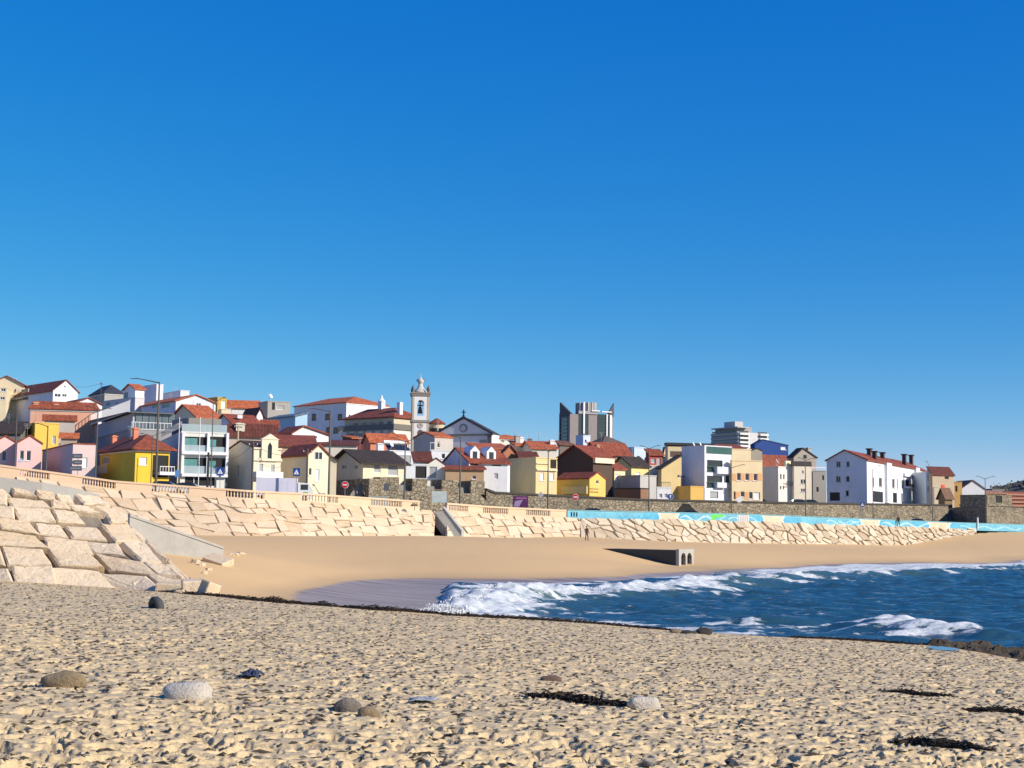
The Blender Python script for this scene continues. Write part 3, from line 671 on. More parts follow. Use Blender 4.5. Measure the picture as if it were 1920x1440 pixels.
# beach stair with its dark side wall
A = edgept(830); Bf = footpt(866); Bf.z = G1(Bf.x, Bf.y)
st = empty('beach_stair', (Bf.x, Bf.y, Bf.z-.4), 0, 'beach stair cut through the seawall with a dark concrete side wall', 'stair')
mb = MB(); dv = (Bf-A); L = Vector((dv.x, dv.y, 0)); nn = Vector((-L.y, L.x, 0)).normalized()
o_ = st.location
def quadwall(P, Q, z0p, z1p, z0q, z1q, th):
    V = [Vector((P.x,P.y,z0p)),Vector((Q.x,Q.y,z0q)),Vector((Q.x,Q.y,z1q)),Vector((P.x,P.y,z1p))]; V = V+[v+nn*th for v in V]
    return [v-o_ for v in V], [(0,1,2,3),(7,6,5,4),(0,4,5,1),(1,5,6,2),(2,6,7,3),(3,7,4,0)]
Af = A.copy(); sd = Vector((1,0,0))
mb = MB(); mb.add(*quadwall(A, Bf, A.z-2, A.z+.55, Bf.z-.8, Bf.z+.75, .5)); mb.build('side_wall', CONC, st)
for i in range(16):
    t = (i+.5)/16; P = A.lerp(Bf, t); Q = P-nn*1.7 if nn.x > 0 else P+nn*1.7
    c = (P+Q)/2; hx = abs(P.x-Q.x)/2+.05
    MB().box(c.x-hx-o_.x, c.x+hx-o_.x, P.y-.45-o_.y, P.y+.45-o_.y, P.z-1.6-o_.z, P.z+.06-o_.z).build('step', CONC, st)
# culvert outfall
cv = at(1273,1060,139); ex = math.radians(52)
cu = empty('culvert', (cv.x, cv.y, cv.z-.3), ex, 'concrete box culvert with two arched openings emerging from the sand', 'culvert')
zt = zat(cv.x, cv.y, 1032)-cv.z+.3; W_ = 2.85; Ln = 13
MB().box(.0, W_, .35, Ln, -.9, zt).build('culvert_body', plain('shaded_concrete', (.055,.055,.05), .9), cu)  # shade of the long side is put into this near-black body colour
def archh(x):
    for c in (W_*.3, W_*.7):
        if abs(x-c) < .43: return 1.0+.5*math.sqrt(max(0, 1-((x-c)/.43)**2))
    return -.9
xs = sorted(set([0, W_]+[W_*.3+.43*math.cos(a) for a in np.linspace(0, math.pi, 13)]+[W_*.7+.43*math.cos(a) for a in np.linspace(0, math.pi, 13)]))
mb = MB(); e = .004
for a, b in zip(xs[:-1], xs[1:]):
    ha, hb = archh(a+e), archh(b-e)
    mb.add([(a,0,ha),(b,0,hb),(b,0,zt+.12),(a,0,zt+.12),(a,.34,ha),(b,.34,hb),(b,.34,zt+.12),(a,.34,zt+.12)], [(0,1,2,3),(7,6,5,4),(4,5,1,0),(3,2,6,7)]+([(0,3,7,4)] if a == 0 else [])+([(1,5,6,2)] if b == W_ else []))
for c in (W_*.3, W_*.7):
    for s_ in (-.43, .43): mb.add([(c+s_,0,-.9),(c+s_,.34,-.9),(c+s_,.34,1.0),(c+s_,0,1.0)], [(0,1,2,3)])
mb.build('arched_headwall', CONC, cu)
for c in (W_*.3, W_*.7): MB().box(c-.42, c+.42, .341, .349, -.6, 1.5).build('arch_shade_sheet', plain('pit_black', (.006,.006,.006), 1), cu)  # black sheet painted in for the shade inside the arches
# ------------------------------------------------------------------ old stone rampart behind the road
RUB = rubble('rampart_stone', (.20,.165,.115), (.34,.285,.20), (.13,.115,.085))
def rampart(q, name, label, low, cop=True, th=1.4):
    P0 = ftop(q[len(q)//2]); rt = empty(name, (P0.x, P0.y, T1(P0.x, P0.y-3)), 0, label, 'stone wall'); o = rt.location
    def seg(z0f, z1f, fr, th, nm, m):
        pts = [ftop(x) for x in q]; n = len(pts); V = []
        for i, P in enumerate(pts):
            d = pts[min(i+1,n-1)]-pts[max(i-1,0)]; nn = Vector((d.y,-d.x,0)).normalized(); f = P+nn*fr; b = P-nn*th
            V += [(f.x-o.x,f.y-o.y,z0f(P)-o.z),(f.x-o.x,f.y-o.y,z1f(P)-o.z),(b.x-o.x,b.y-o.y,z1f(P)-o.z),(b.x-o.x,b.y-o.y,z0f(P)-o.z)]
        Fc = [(4*i+j,4*i+4+j,4*i+4+(j+1)%4,4*i+(j+1)%4) for i in range(n-1) for j in range(4)]+[(0,1,2,3),(4*n-1,4*n-2,4*n-3,4*n-4)]
        MB().add(V, Fc).build(nm, m, rt)
    base = lambda P: T1(P.x*.97, P.y*.97)-.6
    seg(base, (lambda P: P.z-low), 0, th, 'rubble_face', RUB)
    if cop: seg((lambda P: P.z-low), (lambda P: P.z-low+.28), .18, th+.1, 'coping', plain('dark_coping', (.05,.045,.04), .9))
    return rt
w1 = rampart(rngpx(684, 912, 12), 'rampart_wall', 'old rubble stone rampart with crenels in front of the chapel', 1.75, False, 3)
w0 = empty('rampart_wall', (0,0,0), 0, 'shaded stub of stone rampart rising behind the no-entry sign', 'stone wall')
mb = MB(); q0 = at(612,902,199); q1 = at(692,897,189); g0 = T1(q1.x, 185)-.5; dd = Vector((2.2,2.6,0))
w0.location = (q1.x, q1.y, g0); L0 = w0.location
mb.add([Vector((q0.x,q0.y,g0))-L0,Vector((q1.x,q1.y,g0))-L0,q1-L0,q0-L0,Vector((q0.x,q0.y,g0))-L0+dd,Vector((q1.x,q1.y,g0))-L0+dd,q1-L0+dd,q0-L0+dd],[(0,1,2,3),(7,6,5,4),(3,2,6,7),(1,5,6,2),(0,3,7,4)]); mb.build('rubble_face', RUB, w0)
w2 = rampart(rngpx(912, 1778, 16), 'rampart_wall', 'long old rubble stone wall with dark coping behind the painted wall', .28, True)
for x0, x1 in [(688,755),(753,807),(806,865),(864,914)]:
    A = ftop(x0+ (x1-x0)*.38); B = ftop(x1-1); th_ = math.radians(30); z1 = A.z; z0 = A.z-1.85
    W = abs(B.x-A.x)/math.cos(th_)*.86; o = w1.location
    u = Vector((math.cos(th_), math.sin(th_), 0)); v = Vector((-u.y, u.x, 0)); D = 3.2
    V = []
    for z in (z0, z1):
        for P in (A, A+u*W, A+u*W+v*D, A+v*D): V.append((P.x-o.x, P.y-o.y, z-o.z+random.uniform(-.05,.1)))
    MB().add(V, [(3,2,1,0),(4,5,6,7),(0,1,5,4),(1,2,6,5),(2,3,7,6),(3,0,4,7)]).build('merlon', RUB, w1)
# ------------------------------------------------------------------ houses
ZM = {0:(0,0,1),1:(0,680,5.76),2:(300,680,5.76),3:(600,680,5.333),4:(900,730,5.76),5:(1200,760,5.76),6:(1500,760,4.571)}
def zx(z, x): return ZM[z][0]+x/ZM[z][2]
def zy(z, y): return ZM[z][1]+y/ZM[z][2]
ORANGE = (192,106,66); RED = (148,76,52); DRED = (104,54,42); BRN = (64,54,46)
class House: pass
def facegrid(L, H, holes, P, inward, dep=.16):
    """wall face with real recessed openings; P(s, z) -> point, inward = vector into the wall"""
    S = sorted(set([0, L]+[h[0] for h in holes]+[h[2] for h in holes])); Zs = sorted(set([0, H]+[h[1] for h in holes]+[h[3] for h in holes])); mb = MB()
    for a, b in zip(S[:-1], S[1:]):
        for c, d in zip(Zs[:-1], Zs[1:]):
            if b-a < 1e-4 or d-c < 1e-4: continue
            ms, mz = (a+b)/2, (c+d)/2
            if any(h[0] < ms < h[2] and h[1] < mz < h[3] for h in holes): continue
            mb.add([P(a,c), P(b,c), P(b,d), P(a,d)], [(0,1,2,3)])
    for s0, z0, s1, z1 in holes:
        r = [P(s0,z0), P(s1,z0), P(s1,z1), P(s0,z1)]; q = [v+inward*dep for v in r]
        mb.add(r+q, [(0,1,5,4),(1,2,6,5),(2,3,7,6),(3,0,4,7)])
    return mb
PANES = {'d': GLASS, 's': SHUT, 't': TEAL, 'b': BROWN, 'g': DARK, 'w': PALEGLASS, 'k': plain('deep_shade', (.02,.02,.02), .9), 'y': plain('grey_shutter', (.30,.31,.32), .6)}  # deep_shade panes paint the shade of open recesses and doorways near-black
USED = []
def house(z, name, label, xl, xc, xr, ye, Y, th, wall, roof='flat', yr=None, win=(), rcol=RED, dl=8.0, dr=8.0, over=.35, frame=FRAME, cat='house', group=None, chim=(), wall2=None, coping=None, ridge=None, zbase=None):
    X = lambda v: zx(z, v); Yp = lambda v: zy(z, v)
    th = math.radians(th); P = at(X(xc), Yp(ye), Y); u = Vector((math.cos(th), math.sin(th))); v = Vector((-math.sin(th), math.cos(th)))
    def reach(px, d):
        r = ray(px, Yp(ye)); k = r.x/r.y; return (k*P.y-P.x)/(d.x-k*d.y)
    Lr = reach(X(xr), u) if xr is not None else dr; Ll = reach(X(xl), v) if xl is not None else dl
    Lr = max(.8, min(Lr, 60)); Ll = max(.8, min(Ll, 60))
    cs_ = [(P.x+u.x*a+v.x*b, P.y+u.y*a+v.y*b) for a in (0, Lr) for b in (0, Ll)]
    zb = min(T1(*c) for c in cs_)-.4 if zbase is None else zbase
    H = max(1.0, P.z-zb)
    rt = empty(name, (P.x, P.y, zb), th, label, cat, group)
    h = House(); h.o = rt; h.H = H; h.Lr = Lr; h.Ll = Ll; h.z = z; h.th = th; h.P = P; h.zb = zb; h.wall = wall
    IR = Matrix.Rotation(-th, 3, 'Z')
    def hit(face, px, py):
        o = IR @ (CV-Vector((P.x, P.y, zb))); d = IR @ ray(px, py); t = -o.y/d.y if face == 'R' else -o.x/d.x; q = o+d*t
        return (q.x if face == 'R' else q.y), q.z
    h.hit = hit
    def w2l(py, lx, ly):                # local height of plan point at picture row
        q = Matrix.Rotation(th, 3, 'Z') @ Vector((lx, ly, 0)); return zat(P.x+q.x, P.y+q.y, py)-zb
    h.w2l = w2l
    holes = {'L': [], 'R': []}; kinds = {'L': [], 'R': []}; proud = []
    for w in win:
        f, a, b, c, d = w[:5]; kd = w[5] if len(w) > 5 else 'd'
        s0, z1 = hit(f, X(a), Yp(b)); s1, z0 = hit(f, X(c), Yp(d)); s0, s1 = min(s0, s1), max(s0, s1); L = Lr if f == 'R' else Ll
        zm = hit(f, X((a+c)/2), Yp(b))[1]; z0 = hit(f, X((a+c)/2), Yp(d))[1]; z1 = zm
        if s1-s0 < .25: m_ = (s0+s1)/2; s0, s1 = m_-.2, m_+.2
        s0 = max(s0, .12); s1 = min(s1, L-.12)
        if s1-s0 < .2: continue
        if z1 > H-.05:
            if z0 > H-.6 and roof.startswith('gable'): proud.append((f, s0, z0, s1, z1, kd)); continue
            z1 = H-.12
        z0 = max(z0, .1)
        if z1-z0 < .2: continue
        if any(s0 < q[2]+.05 and s1 > q[0]-.05 and z0 < q[3]+.05 and z1 > q[1]-.05 for q in holes[f]): continue
        holes[f].append((s0, z0, s1, z1)); kinds[f].append(kd)
    PL = lambda s, zz: Vector((0, s, zz)); PR = lambda s, zz: Vector((s, 0, zz))
    mb = facegrid(Ll, H, holes['L'], PL, Vector((1,0,0)))
    m2 = facegrid(Lr, H, holes['R'], PR, Vector((0,1,0)))
    mb.add(m2.V, m2.F)
    mb.add([(Lr,0,0),(Lr,Ll,0),(Lr,Ll,H),(Lr,0,H)], [(0,1,2,3)]); mb.add([(0,Ll,0),(Lr,Ll,0),(Lr,Ll,H),(0,Ll,H)], [(0,1,2,3)])
    rid = None
    if roof == 'gable_left':
        ry = Ll*(ridge or .5); rz = max(H+.4, w2l(Yp(yr), 0, ry)); rid = rz
        for xx in (0, Lr): mb.add([(xx,0,H),(xx,Ll,H),(xx,ry,rz)], [(0,1,2)])
    elif roof == 'gable_right':
        rx = Lr*(ridge or .5); rz = max(H+.4, w2l(Yp(yr), rx, 0)); rid = rz
        for yy_ in (0, Ll): mb.add([(0,yy_,H),(Lr,yy_,H),(rx,yy_,rz)], [(0,1,2)])
    elif roof in ('flat', 'none'): mb.add([(0,0,H-.02),(Lr,0,H-.02),(Lr,Ll,H-.02),(0,Ll,H-.02)], [(0,1,2,3)])
    wl = link('wall', mesh('wall', mb.V, mb.F), rt, wall); h.wl = wl
    RMt = roofmat(rcol) if rcol else None; t = .2
    if roof == 'gable_left':
        s1_ = (rz-H)/ry; s2_ = (rz-H)/(Ll-ry); c = [(-over,H-over*s1_),(ry,rz),(Ll+over,H-over*s2_)]
        poly = [(a, b+.03) for a, b in c]+[(a, b+t+.03) for a, b in c[::-1]]
        h.roof = MB().prism(poly, 0, -over, Lr+over).build('roof', RMt, rt)
    elif roof == 'gable_right':
        s1_ = (rz-H)/rx; s2_ = (rz-H)/(Lr-rx); c = [(-over,H-over*s1_),(rx,rz),(Lr+over,H-over*s2_)]
        poly = [(a, b+.03) for a, b in c]+[(a, b+t+.03) for a, b in c[::-1]]
        h.roof = MB().prism(poly, 1, -over, Ll+over).build('roof', RMt, rt)
    elif roof == 'hip':
        i = min(Lr, Ll)/2; a = (i, i) if Lr < Ll else (i, Ll/2); b = (i, Ll-i) if Lr < Ll else (Lr-i, Ll/2)
        if ridge: i = min(Lr, Ll)/2*ridge; a = (Lr/2, i) if Lr < Ll else (i, Ll/2); b = (Lr/2, Ll-i) if Lr < Ll else (Lr-i, Ll/2)
        rz = max(H+.5, w2l(Yp(yr), *a)); rid = rz; e = over
        E_ = [(-e,-e),(Lr+e,-e),(Lr+e,Ll+e),(-e,Ll+e)]
        V = [(x,y_,H+.01) for x, y_ in E_]+[(x,y_,H+.17) for x, y_ in E_]+[(*a, rz),(*b, rz)]
        fc = [(3,2,1,0),(0,1,5,4),(1,2,6,5),(2,3,7,6),(3,0,4,7)]
        fc += [(4,5,8),(5,6,9,8),(6,7,9),(7,4,8,9)] if Lr < Ll else [(4,5,9,8),(5,6,9),(6,7,8,9),(7,4,8)]
        h.roof = MB().add(V, fc).build('roof', RMt, rt)
    elif roof == 'shed_left':            # high at the back, falling towards the left face... low edge x = 0
        rz = max(H+.3, w2l(Yp(yr), Lr, 0)); rid = rz
        mb2 = MB(); mb2.add([(Lr,0,H),(Lr,Ll,H),(Lr,Ll,rz),(Lr,0,rz)], [(0,1,2,3)]); mb2.add([(0,0,H),(Lr,0,H),(Lr,0,rz)], [(0,1,2)]); mb2.add([(0,Ll,H),(Lr,Ll,H),(Lr,Ll,rz)], [(0,1,2)]); mb2.build('gable_wall', wall, rt)
        h.roof = MB().prism([(-over,H-.05),(Lr+over*.3,rz),(Lr+over*.3,rz+t),(-over,H+t-.05)], 1, -over, Ll+over).build('roof', RMt, rt)
    elif roof == 'shed_front':           # falls towards the right face
        rz = max(H+.3, w2l(Yp(yr), 0, Ll)); rid = rz
        mb2 = MB(); mb2.add([(0,Ll,H),(Lr,Ll,H),(Lr,Ll,rz),(0,Ll,rz)], [(0,1,2,3)]); mb2.add([(0,0,H),(0,Ll,H),(0,Ll,rz)], [(0,1,2)]); mb2.add([(Lr,0,H),(Lr,Ll,H),(Lr,Ll,rz)], [(0,1,2)]); mb2.build('gable_wall', wall, rt)
        h.roof = MB().prism([(-over,H-.05),(Ll+over*.3,rz),(Ll+over*.3,rz+t),(-over,H+t-.05)], 0, -over, Lr+over).build('roof', RMt, rt)
    elif roof == 'flat':
        mb2 = MB(); e = .07; w_ = .22; z0, z1 = H+.002, H+.16
        mb2.box(-e,Lr+e,-e,w_,z0,z1); mb2.box(-e,w_,w_,Ll-w_,z0,z1); mb2.box(Lr-w_,Lr+e,w_,Ll-w_,z0,z1); mb2.box(-e,Lr+e,Ll-w_,Ll+e,z0,z1)
        h.roof = mb2.build('coping', coping or wall, rt)
    else: h.roof = wl
    h.rid = rid
    if roof in ('gable_left','gable_right','hip') and over > .2:   # white eaves board
        mb2 = MB(); mb2.box(-.06, Lr+.06, -.14, -.003, H-.22, H-.06); mb2.box(-.14, -.003, -.06, Ll+.06, H-.22, H-.06)
        if roof == 'hip': mb2.build('eaves_board', FRAME, rt)
    for f in 'LR':
        for (s0,z0,s1,z1), kd in zip(holes[f], kinds[f]): window(rt, f, s0, z0, s1, z1, kd, frame, .13)
    for f, s0, z0, s1, z1, kd in proud: window(rt, f, s0, z0, s1, z1, kd, frame, -.03)
    for cdef in chim: chimney(h, *cdef)
    h.kind = roof; USED.append(h)
    return h
def window(rt, f, s0, z0, s1, z1, kd, frame, dep):
    fw = min(.09, (s1-s0)*.14, (z1-z0)*.14); V = []
    def bx(mb, a, b, c, d, y0, y1):
        if f == 'R': mb.box(a, b, y0, y1, c, d)
        else: mb.box(y0, y1, a, b, c, d)
    mb = MB(); y0, y1 = dep-.03, dep+.05
    bx(mb, s0, s0+fw, z0, z1, y0, y1); bx(mb, s1-fw, s1, z0, z1, y0, y1); bx(mb, s0+fw, s1-fw, z0, z0+fw, y0, y1); bx(mb, s0+fw, s1-fw, z1-fw, z1, y0, y1)
    if kd in 'd' and s1-s0 > .8: bx(mb, (s0+s1)/2-fw*.4, (s0+s1)/2+fw*.4, z0+fw, z1-fw, y0, y1)
    w = mb.build('door' if kd in 'bg' and z0 < .6 else 'window', frame if kd not in 'kg' else DARK, rt)
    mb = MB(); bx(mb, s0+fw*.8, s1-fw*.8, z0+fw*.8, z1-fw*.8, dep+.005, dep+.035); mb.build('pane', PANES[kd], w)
    if kd in 'ds' and dep > 0:
        mb = MB(); bx(mb, s0-.08, s1+.08, z0-.09, z0-.005, -.09, .02); mb.build('sill', frame, w)
def chimney(h, px, ytop, fx, fy, w=.7, mat=None, name='chimney', flare=True):
    """px is unused when fx is given: plan place as fractions of the house; top from picture row"""
    lx, ly = h.Lr*fx, h.Ll*fy; zt = h.w2l(zy(h.z, ytop), lx, ly); z0 = max(h.H-.3, min(zt-1.2, (h.rid or h.H)-.8)); m = mat or h.wall; w /= 2
    c = MB().box(lx-w,lx+w,ly-w,ly+w,z0,zt-.22).build(name, m, h.roof)
    if flare:
        MB().box(lx-w-.1,lx+w+.1,ly-w-.1,ly+w+.1,zt-.22,zt-.1).box(lx-w*.7,lx+w*.7,ly-w*.7,ly+w*.7,zt-.1,zt).build('chimney_cap', m, h.roof)
def fbox(h, f, x0, y0, x1, y1, d0, d1, m, name, parent=None, zz=None):
    """box on a face from a picture rectangle; d0..d1 = how far it stands out of the face"""
    z = h.z; s0, za = h.hit(f, zx(z, x0), zy(z, (y0))); s1, zb_ = h.hit(f, zx(z, x1), zy(z, y1)); sm_ = h.hit(f, zx(z,(x0+x1)/2), zy(z,y0))[1]; sn = h.hit(f, zx(z,(x0+x1)/2), zy(z,y1))[1]
    s0, s1 = min(s0, s1), max(s0, s1); z0, z1 = min(sm_, sn), max(sm_, sn); mb = MB()
    d0 -= .02
    if f == "R": mb.box(s0, s1, -d1, -d0, z0, z1)
    else: mb.box(-d1, -d0, s0, s1, z0, z1)
    return mb.build(name, m, parent or h.o)
def railing(h, f, x0, y0, x1, y1, d, m, name='railing', step=.35, r=.025):
    z = h.z; s0, za = h.hit(f, zx(z, x0), zy(z, y0)); s1, _ = h.hit(f, zx(z, x1), zy(z, y0)); zb_ = h.hit(f, zx(z, x0), zy(z, y1))[1]; s0, s1 = min(s0,s1), max(s0,s1); mb = MB()
    pt = (lambda s, zz: (s, -d, zz)) if f == 'R' else (lambda s, zz: (-d, s, zz)); rr = r*1.6
    for zz in (za, zb_): a = pt(s0, zz); b = pt(s1, zz); mb.box(min(a[0],b[0])-rr, max(a[0],b[0])+rr, min(a[1],b[1])-rr, max(a[1],b[1])+rr, zz-rr, zz+rr)
    n = max(2, int((s1-s0)/step))
    for i in range(n+1): a = pt(s0+(s1-s0)*i/n, 0); mb.box(a[0]-r,a[0]+r,a[1]-r,a[1]+r,min(za,zb_),max(za,zb_))
    return mb.build(name, m, h.o)
def dish(h, px, py, fx, fy, r=.45):
    lx, ly = h.Lr*fx, h.Ll*fy; z = h.w2l(zy(h.z, py), lx, ly); mb = MB(); mb.tube([(lx,ly,h.H-.2),(lx,ly,z)], .03, 6)
    pts = [(rr*r, (rr*r)**2*.5) for rr in (.02,.35,.7,1.0)]; n = 12; V = []; d = Vector((.5,-.75,.45)).normalized(); a = d.orthogonal().normalized(); b = d.cross(a)
    for q, hh in pts:
        for j in range(n): t = 6.283*j/n; V.append(Vector((lx,ly,z))+(a*math.cos(t)+b*math.sin(t))*q+d*hh)
    for q, hh in pts[::-1]:
        for j in range(n): t = 6.283*j/n; V.append(Vector((lx,ly,z))+(a*math.cos(t)+b*math.sin(t))*q+d*(hh-.03))
    k = len(pts)*2; mb.add(V, [(i*n+j,i*n+(j+1)%n,(i+1)*n+(j+1)%n,(i+1)*n+j) for i in range(k-1) for j in range(n)]); mb.build('satellite_dish', FRAME, h.o)
def antenna(h, ytop, fx, fy):
    lx, ly = h.Lr*fx, h.Ll*fy; zt = h.w2l(zy(h.z, ytop), lx, ly); mb = MB(); mb.tube([(lx,ly,h.H-.1),(lx,ly,zt)], .03, 5)
    for i, q in enumerate((.15,.35,.6,.8)):
        w = .55-.09*i; mb.tube([(lx-w,ly-.1,zt-q),(lx+w,ly+.1,zt-q)], .015, 4)
    mb.build('antenna', STEEL, h.o)
W_ = lambda *a: plaster(a)
PINK = W_(248,202,196); YEL = W_(246,204,92); YEL2 = W_(242,202,62); SALM = W_(232,176,146); CREAM = W_(240,222,186); OFF = W_(236,228,212); LAV = W_(232,230,240); GREY = W_(180,176,170)
TAN = W_(196,164,128); PCREAM = W_(240,218,150); LBLUE = W_(170,205,232); OLIVE = W_(200,170,90); BLUE = W_(40,78,150); CORAL = W_(226,140,110); BEIGE = W_(224,206,170); DG = W_(120,116,112); MAUVE = W_(226,204,200)
# ---- left, along the promenade
h = house(1,'pink_house','pink house with plain curved gable, farthest along the promenade from the yellow house',None,-60,180,860,183,24,PINK,'gable_right',800,[('R',20,950,70,1060)],RED,over=.15,dl=12)
h = house(1,'pink_house','pink gabled house with a pair of narrow windows and blue scrawl below',None,188,455,872,182,24,PINK,'gable_right',795,[('R',215,950,255,1060),('R',285,950,330,1060)],RED,over=.12,dl=12)
[fbox(h,'R',a,b,a+c,b+d,.0,.012,plain('blue_scrawl',(.42,.55,.8),.8),'painted_scrawl') for a,b,c,d in ((195,1040,50,8),(200,1060,60,9),(222,1030,7,45),(250,1048,8,28),(205,1074,30,7))]
h = house(1,'annex_house','mauve and white annex with terracotta coping behind the arrow signposts',462,790,1045,880,178,28,MAUVE,'flat',None,[('R',885,1025,940,1135,'s')],coping=roofmat(RED))
h = house(1,'yellow_block','plain yellow flat-roofed block rising behind the pink house',225,380,638,655,205,30,YEL,'flat',None,[('R',565,790,600,880,'y')])
h = house(1,'yellow_house','mustard yellow villa with hipped terracotta roof, two chimneys and porch',1085,1465,1835,940,175,34,YEL2,'hip',775,[('L',1105,1015,1180,1095,'y'),('R',1505,1020,1585,1105,'s'),('R',1650,1000,1825,1240,'k')],RED,over=.7,chim=[(0,700,.35,.35,.6,CORAL),(0,785,.3,.9,.6,CORAL)])
fbox(h,'R',1700,1180,1862,1215,.02,.9,WHITE,'balcony_slab'); railing(h,'R',1705,1122,1858,1182,.85,FRAME,'balcony_railing'); railing(h,'L',1075,1122,1220,1200,.8,FRAME,'fence_railing')
h = house(1,'salmon_house','long salmon house with low hipped tile roof above the yellow block',160,330,1060,500,228,14,SALM,'hip',412,[('L',260,545,320,620,'d'),('R',700,600,740,640)],RED,chim=[(0,425,.08,.5,.8,SALM),(0,445,.38,.4,.7,SALM)])
h = house(1,'grey_house','grey rendered house side below the salmon house beside the glazed terrace',455,480,810,600,212,18,W_(190,184,182),'gable_left',578,[],RED)
h = house(1,'low_tile_house','small low house with orange tiles tucked behind the yellow villa',640,660,830,815,196,14,W_(180,165,150),'shed_front',768,[],ORANGE)
h = house(1,'dark_shed','dark-roofed shed behind the pink houses',None,-40,222,760,202,8,DG,'gable_left',648,[],BRN)
h = house(1,'white_hill_house','large white hillside house with terracotta gable roof and dormer, topmost on the slope',75,575,845,300,330,42,WHITE,'gable_right',192,[('L',105,285,180,320),('L',235,285,310,320),('R',590,335,655,370),('R',672,338,720,370),('R',690,245,710,268),('L',250,370,305,400)],RED)
fbox(h,'L',75,400,300,410,.02,1.0,DG,'balcony_slab'); railing(h,'L',75,370,300,402,.95,DARK,'balcony_railing')
h = house(1,'cream_hill_house','cream gabled house on the hilltop at the far end of the slope',None,-120,262,235,345,8,CREAM,'gable_right',148,[('R',10,270,60,300),('R',150,172,175,195)],RED,over=.5)
h = house(1,'cream_low_house','cream house front under the hilltop gable with balcony',None,-100,75,270,338,10,CREAM,'flat',None,[('R',10,280,60,310),('R',0,370,50,400)])
h = house(1,'white_barn','white gabled low house with terracotta roof below the hilltop villa',590,800,1105,440,290,36,WHITE,'gable_right',385,[],RED)
h = house(1,'grey_tower_house','grey and white house with brown upper storey and rooftop room',1115,1460,1560,380,275,42,W_(214,212,216),'flat',None,[('L',1145,425,1190,470),('L',1245,425,1285,465),('L',1335,430,1375,485),('L',1128,300,1318,372,'b')])
h = house(1,'white_attic_house','white attic block with orange tile roof beside the rooftop terraces',1335,1462,1560,285,282,40,WHITE,'gable_left',238,[('L',1340,315,1380,398)],ORANGE)
h = house(1,'white_stair_tower','plain white stair tower on the skyline between attic block and tiled house',1552,1692,1765,238,290,40,LAV,'flat')
h = house(1,'navy_roof_house','house with dark slate hipped roof against the sky',970,1130,1330,330,310,34,GREY,'hip',238,[],(58,62,78))
h = house(1,'tiled_lavender_house','lavender-white house with bright orange tile roof and two upper windows',1432,1900,2330,415,262,36,LAV,'gable_right',352,[('L',1645,420,1695,490),('L',1750,440,1830,490),('R',2120,430,2170,470)],ORANGE,ridge=.5)
h = house(2,'white_flat_house','small white flat-roofed block on the skyline with roof antennas',20,222,318,305,290,36,W_(235,235,240),'flat',None,[]); antenna(h,265,.5,.5)
h = house(1,'terrace_building','grey building with long glazed roof terrace and railings',845,1420,1900,720,200,26,W_(160,158,160),'flat',None,[])
railing(h,'L',845,610,1400,715,.05,FRAME,'terrace_railing',.5); railing(h,'R',1425,640,1890,715,.05,FRAME,'terrace_railing',.5)
lx = h.Lr; zt = h.w2l(zy(1,525), 0, 2)
for i in range(6): MB().box(1.0+i*lx*.15, 1.0+i*lx*.15+lx*.135, 2.2, 2.3, h.H+.05, zt-.15).build('glass_panel', glassmat('grey_glass',(.12,.15,.17),.15), h.o)
MB().prism([(1.6,zt-.2),(h.Ll*.75,zt+.5),(h.Ll*.75,zt+.65),(1.6,zt-.05)],0,-.2,lx).build('conservatory_roof', plain('slate_grey',(.10,.105,.10),.6), h.o)
MB().box(.6,lx-.5,2.4,h.Ll*.72,h.H,zt-.2).build('conservatory_wall', W_(190,192,196), h.o)
# ---- modern flats
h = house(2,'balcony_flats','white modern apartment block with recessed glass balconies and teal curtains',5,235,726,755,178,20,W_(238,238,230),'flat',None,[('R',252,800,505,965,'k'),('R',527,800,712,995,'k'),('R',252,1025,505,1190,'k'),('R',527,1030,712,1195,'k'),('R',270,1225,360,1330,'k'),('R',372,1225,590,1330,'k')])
for a,b,c,d,k in [(262,812,402,905,'t'),(530,830,605,905,'t'),(262,1040,400,1188,'t'),(535,1060,600,1190,'t')]:
    s0,z1=h.hit('R',zx(2,a),zy(2,b)); s1,z0=h.hit('R',zx(2,c),zy(2,d)); MB().box(s0,s1,.02,.1,z0,z1).build('curtained_window', TEAL, h.o)
for a,b,c,d in [(250,890,505,968),(527,910,712,1000),(250,1115,505,1192),(527,1130,712,1200)]: fbox(h,'R',a,b,c,d,.02,.06,PALEGLASS,'balcony_glass')
for y in (962,1200): fbox(h,'R',232,y,726,y+34,.02,.5,WHITE,'floor_slab')
for x in (238,510,716): fbox(h,'R',x,760,x+14,1200,.02,.3,WHITE,'column')
fbox(h,'R',238,668,722,752,.0,.05,PALEGLASS,'roof_glass'); fbox(h,'L',20,690,232,752,.0,.05,PALEGLASS,'roof_glass')
MB().prism([(1.5,h.H),(1.5,h.H+2.0),(h.Ll*.8,h.H+2.9),(h.Ll*.8,h.H)],0,1.0,h.Lr*.9).build('roof_room', W_(150,146,140), h.o)
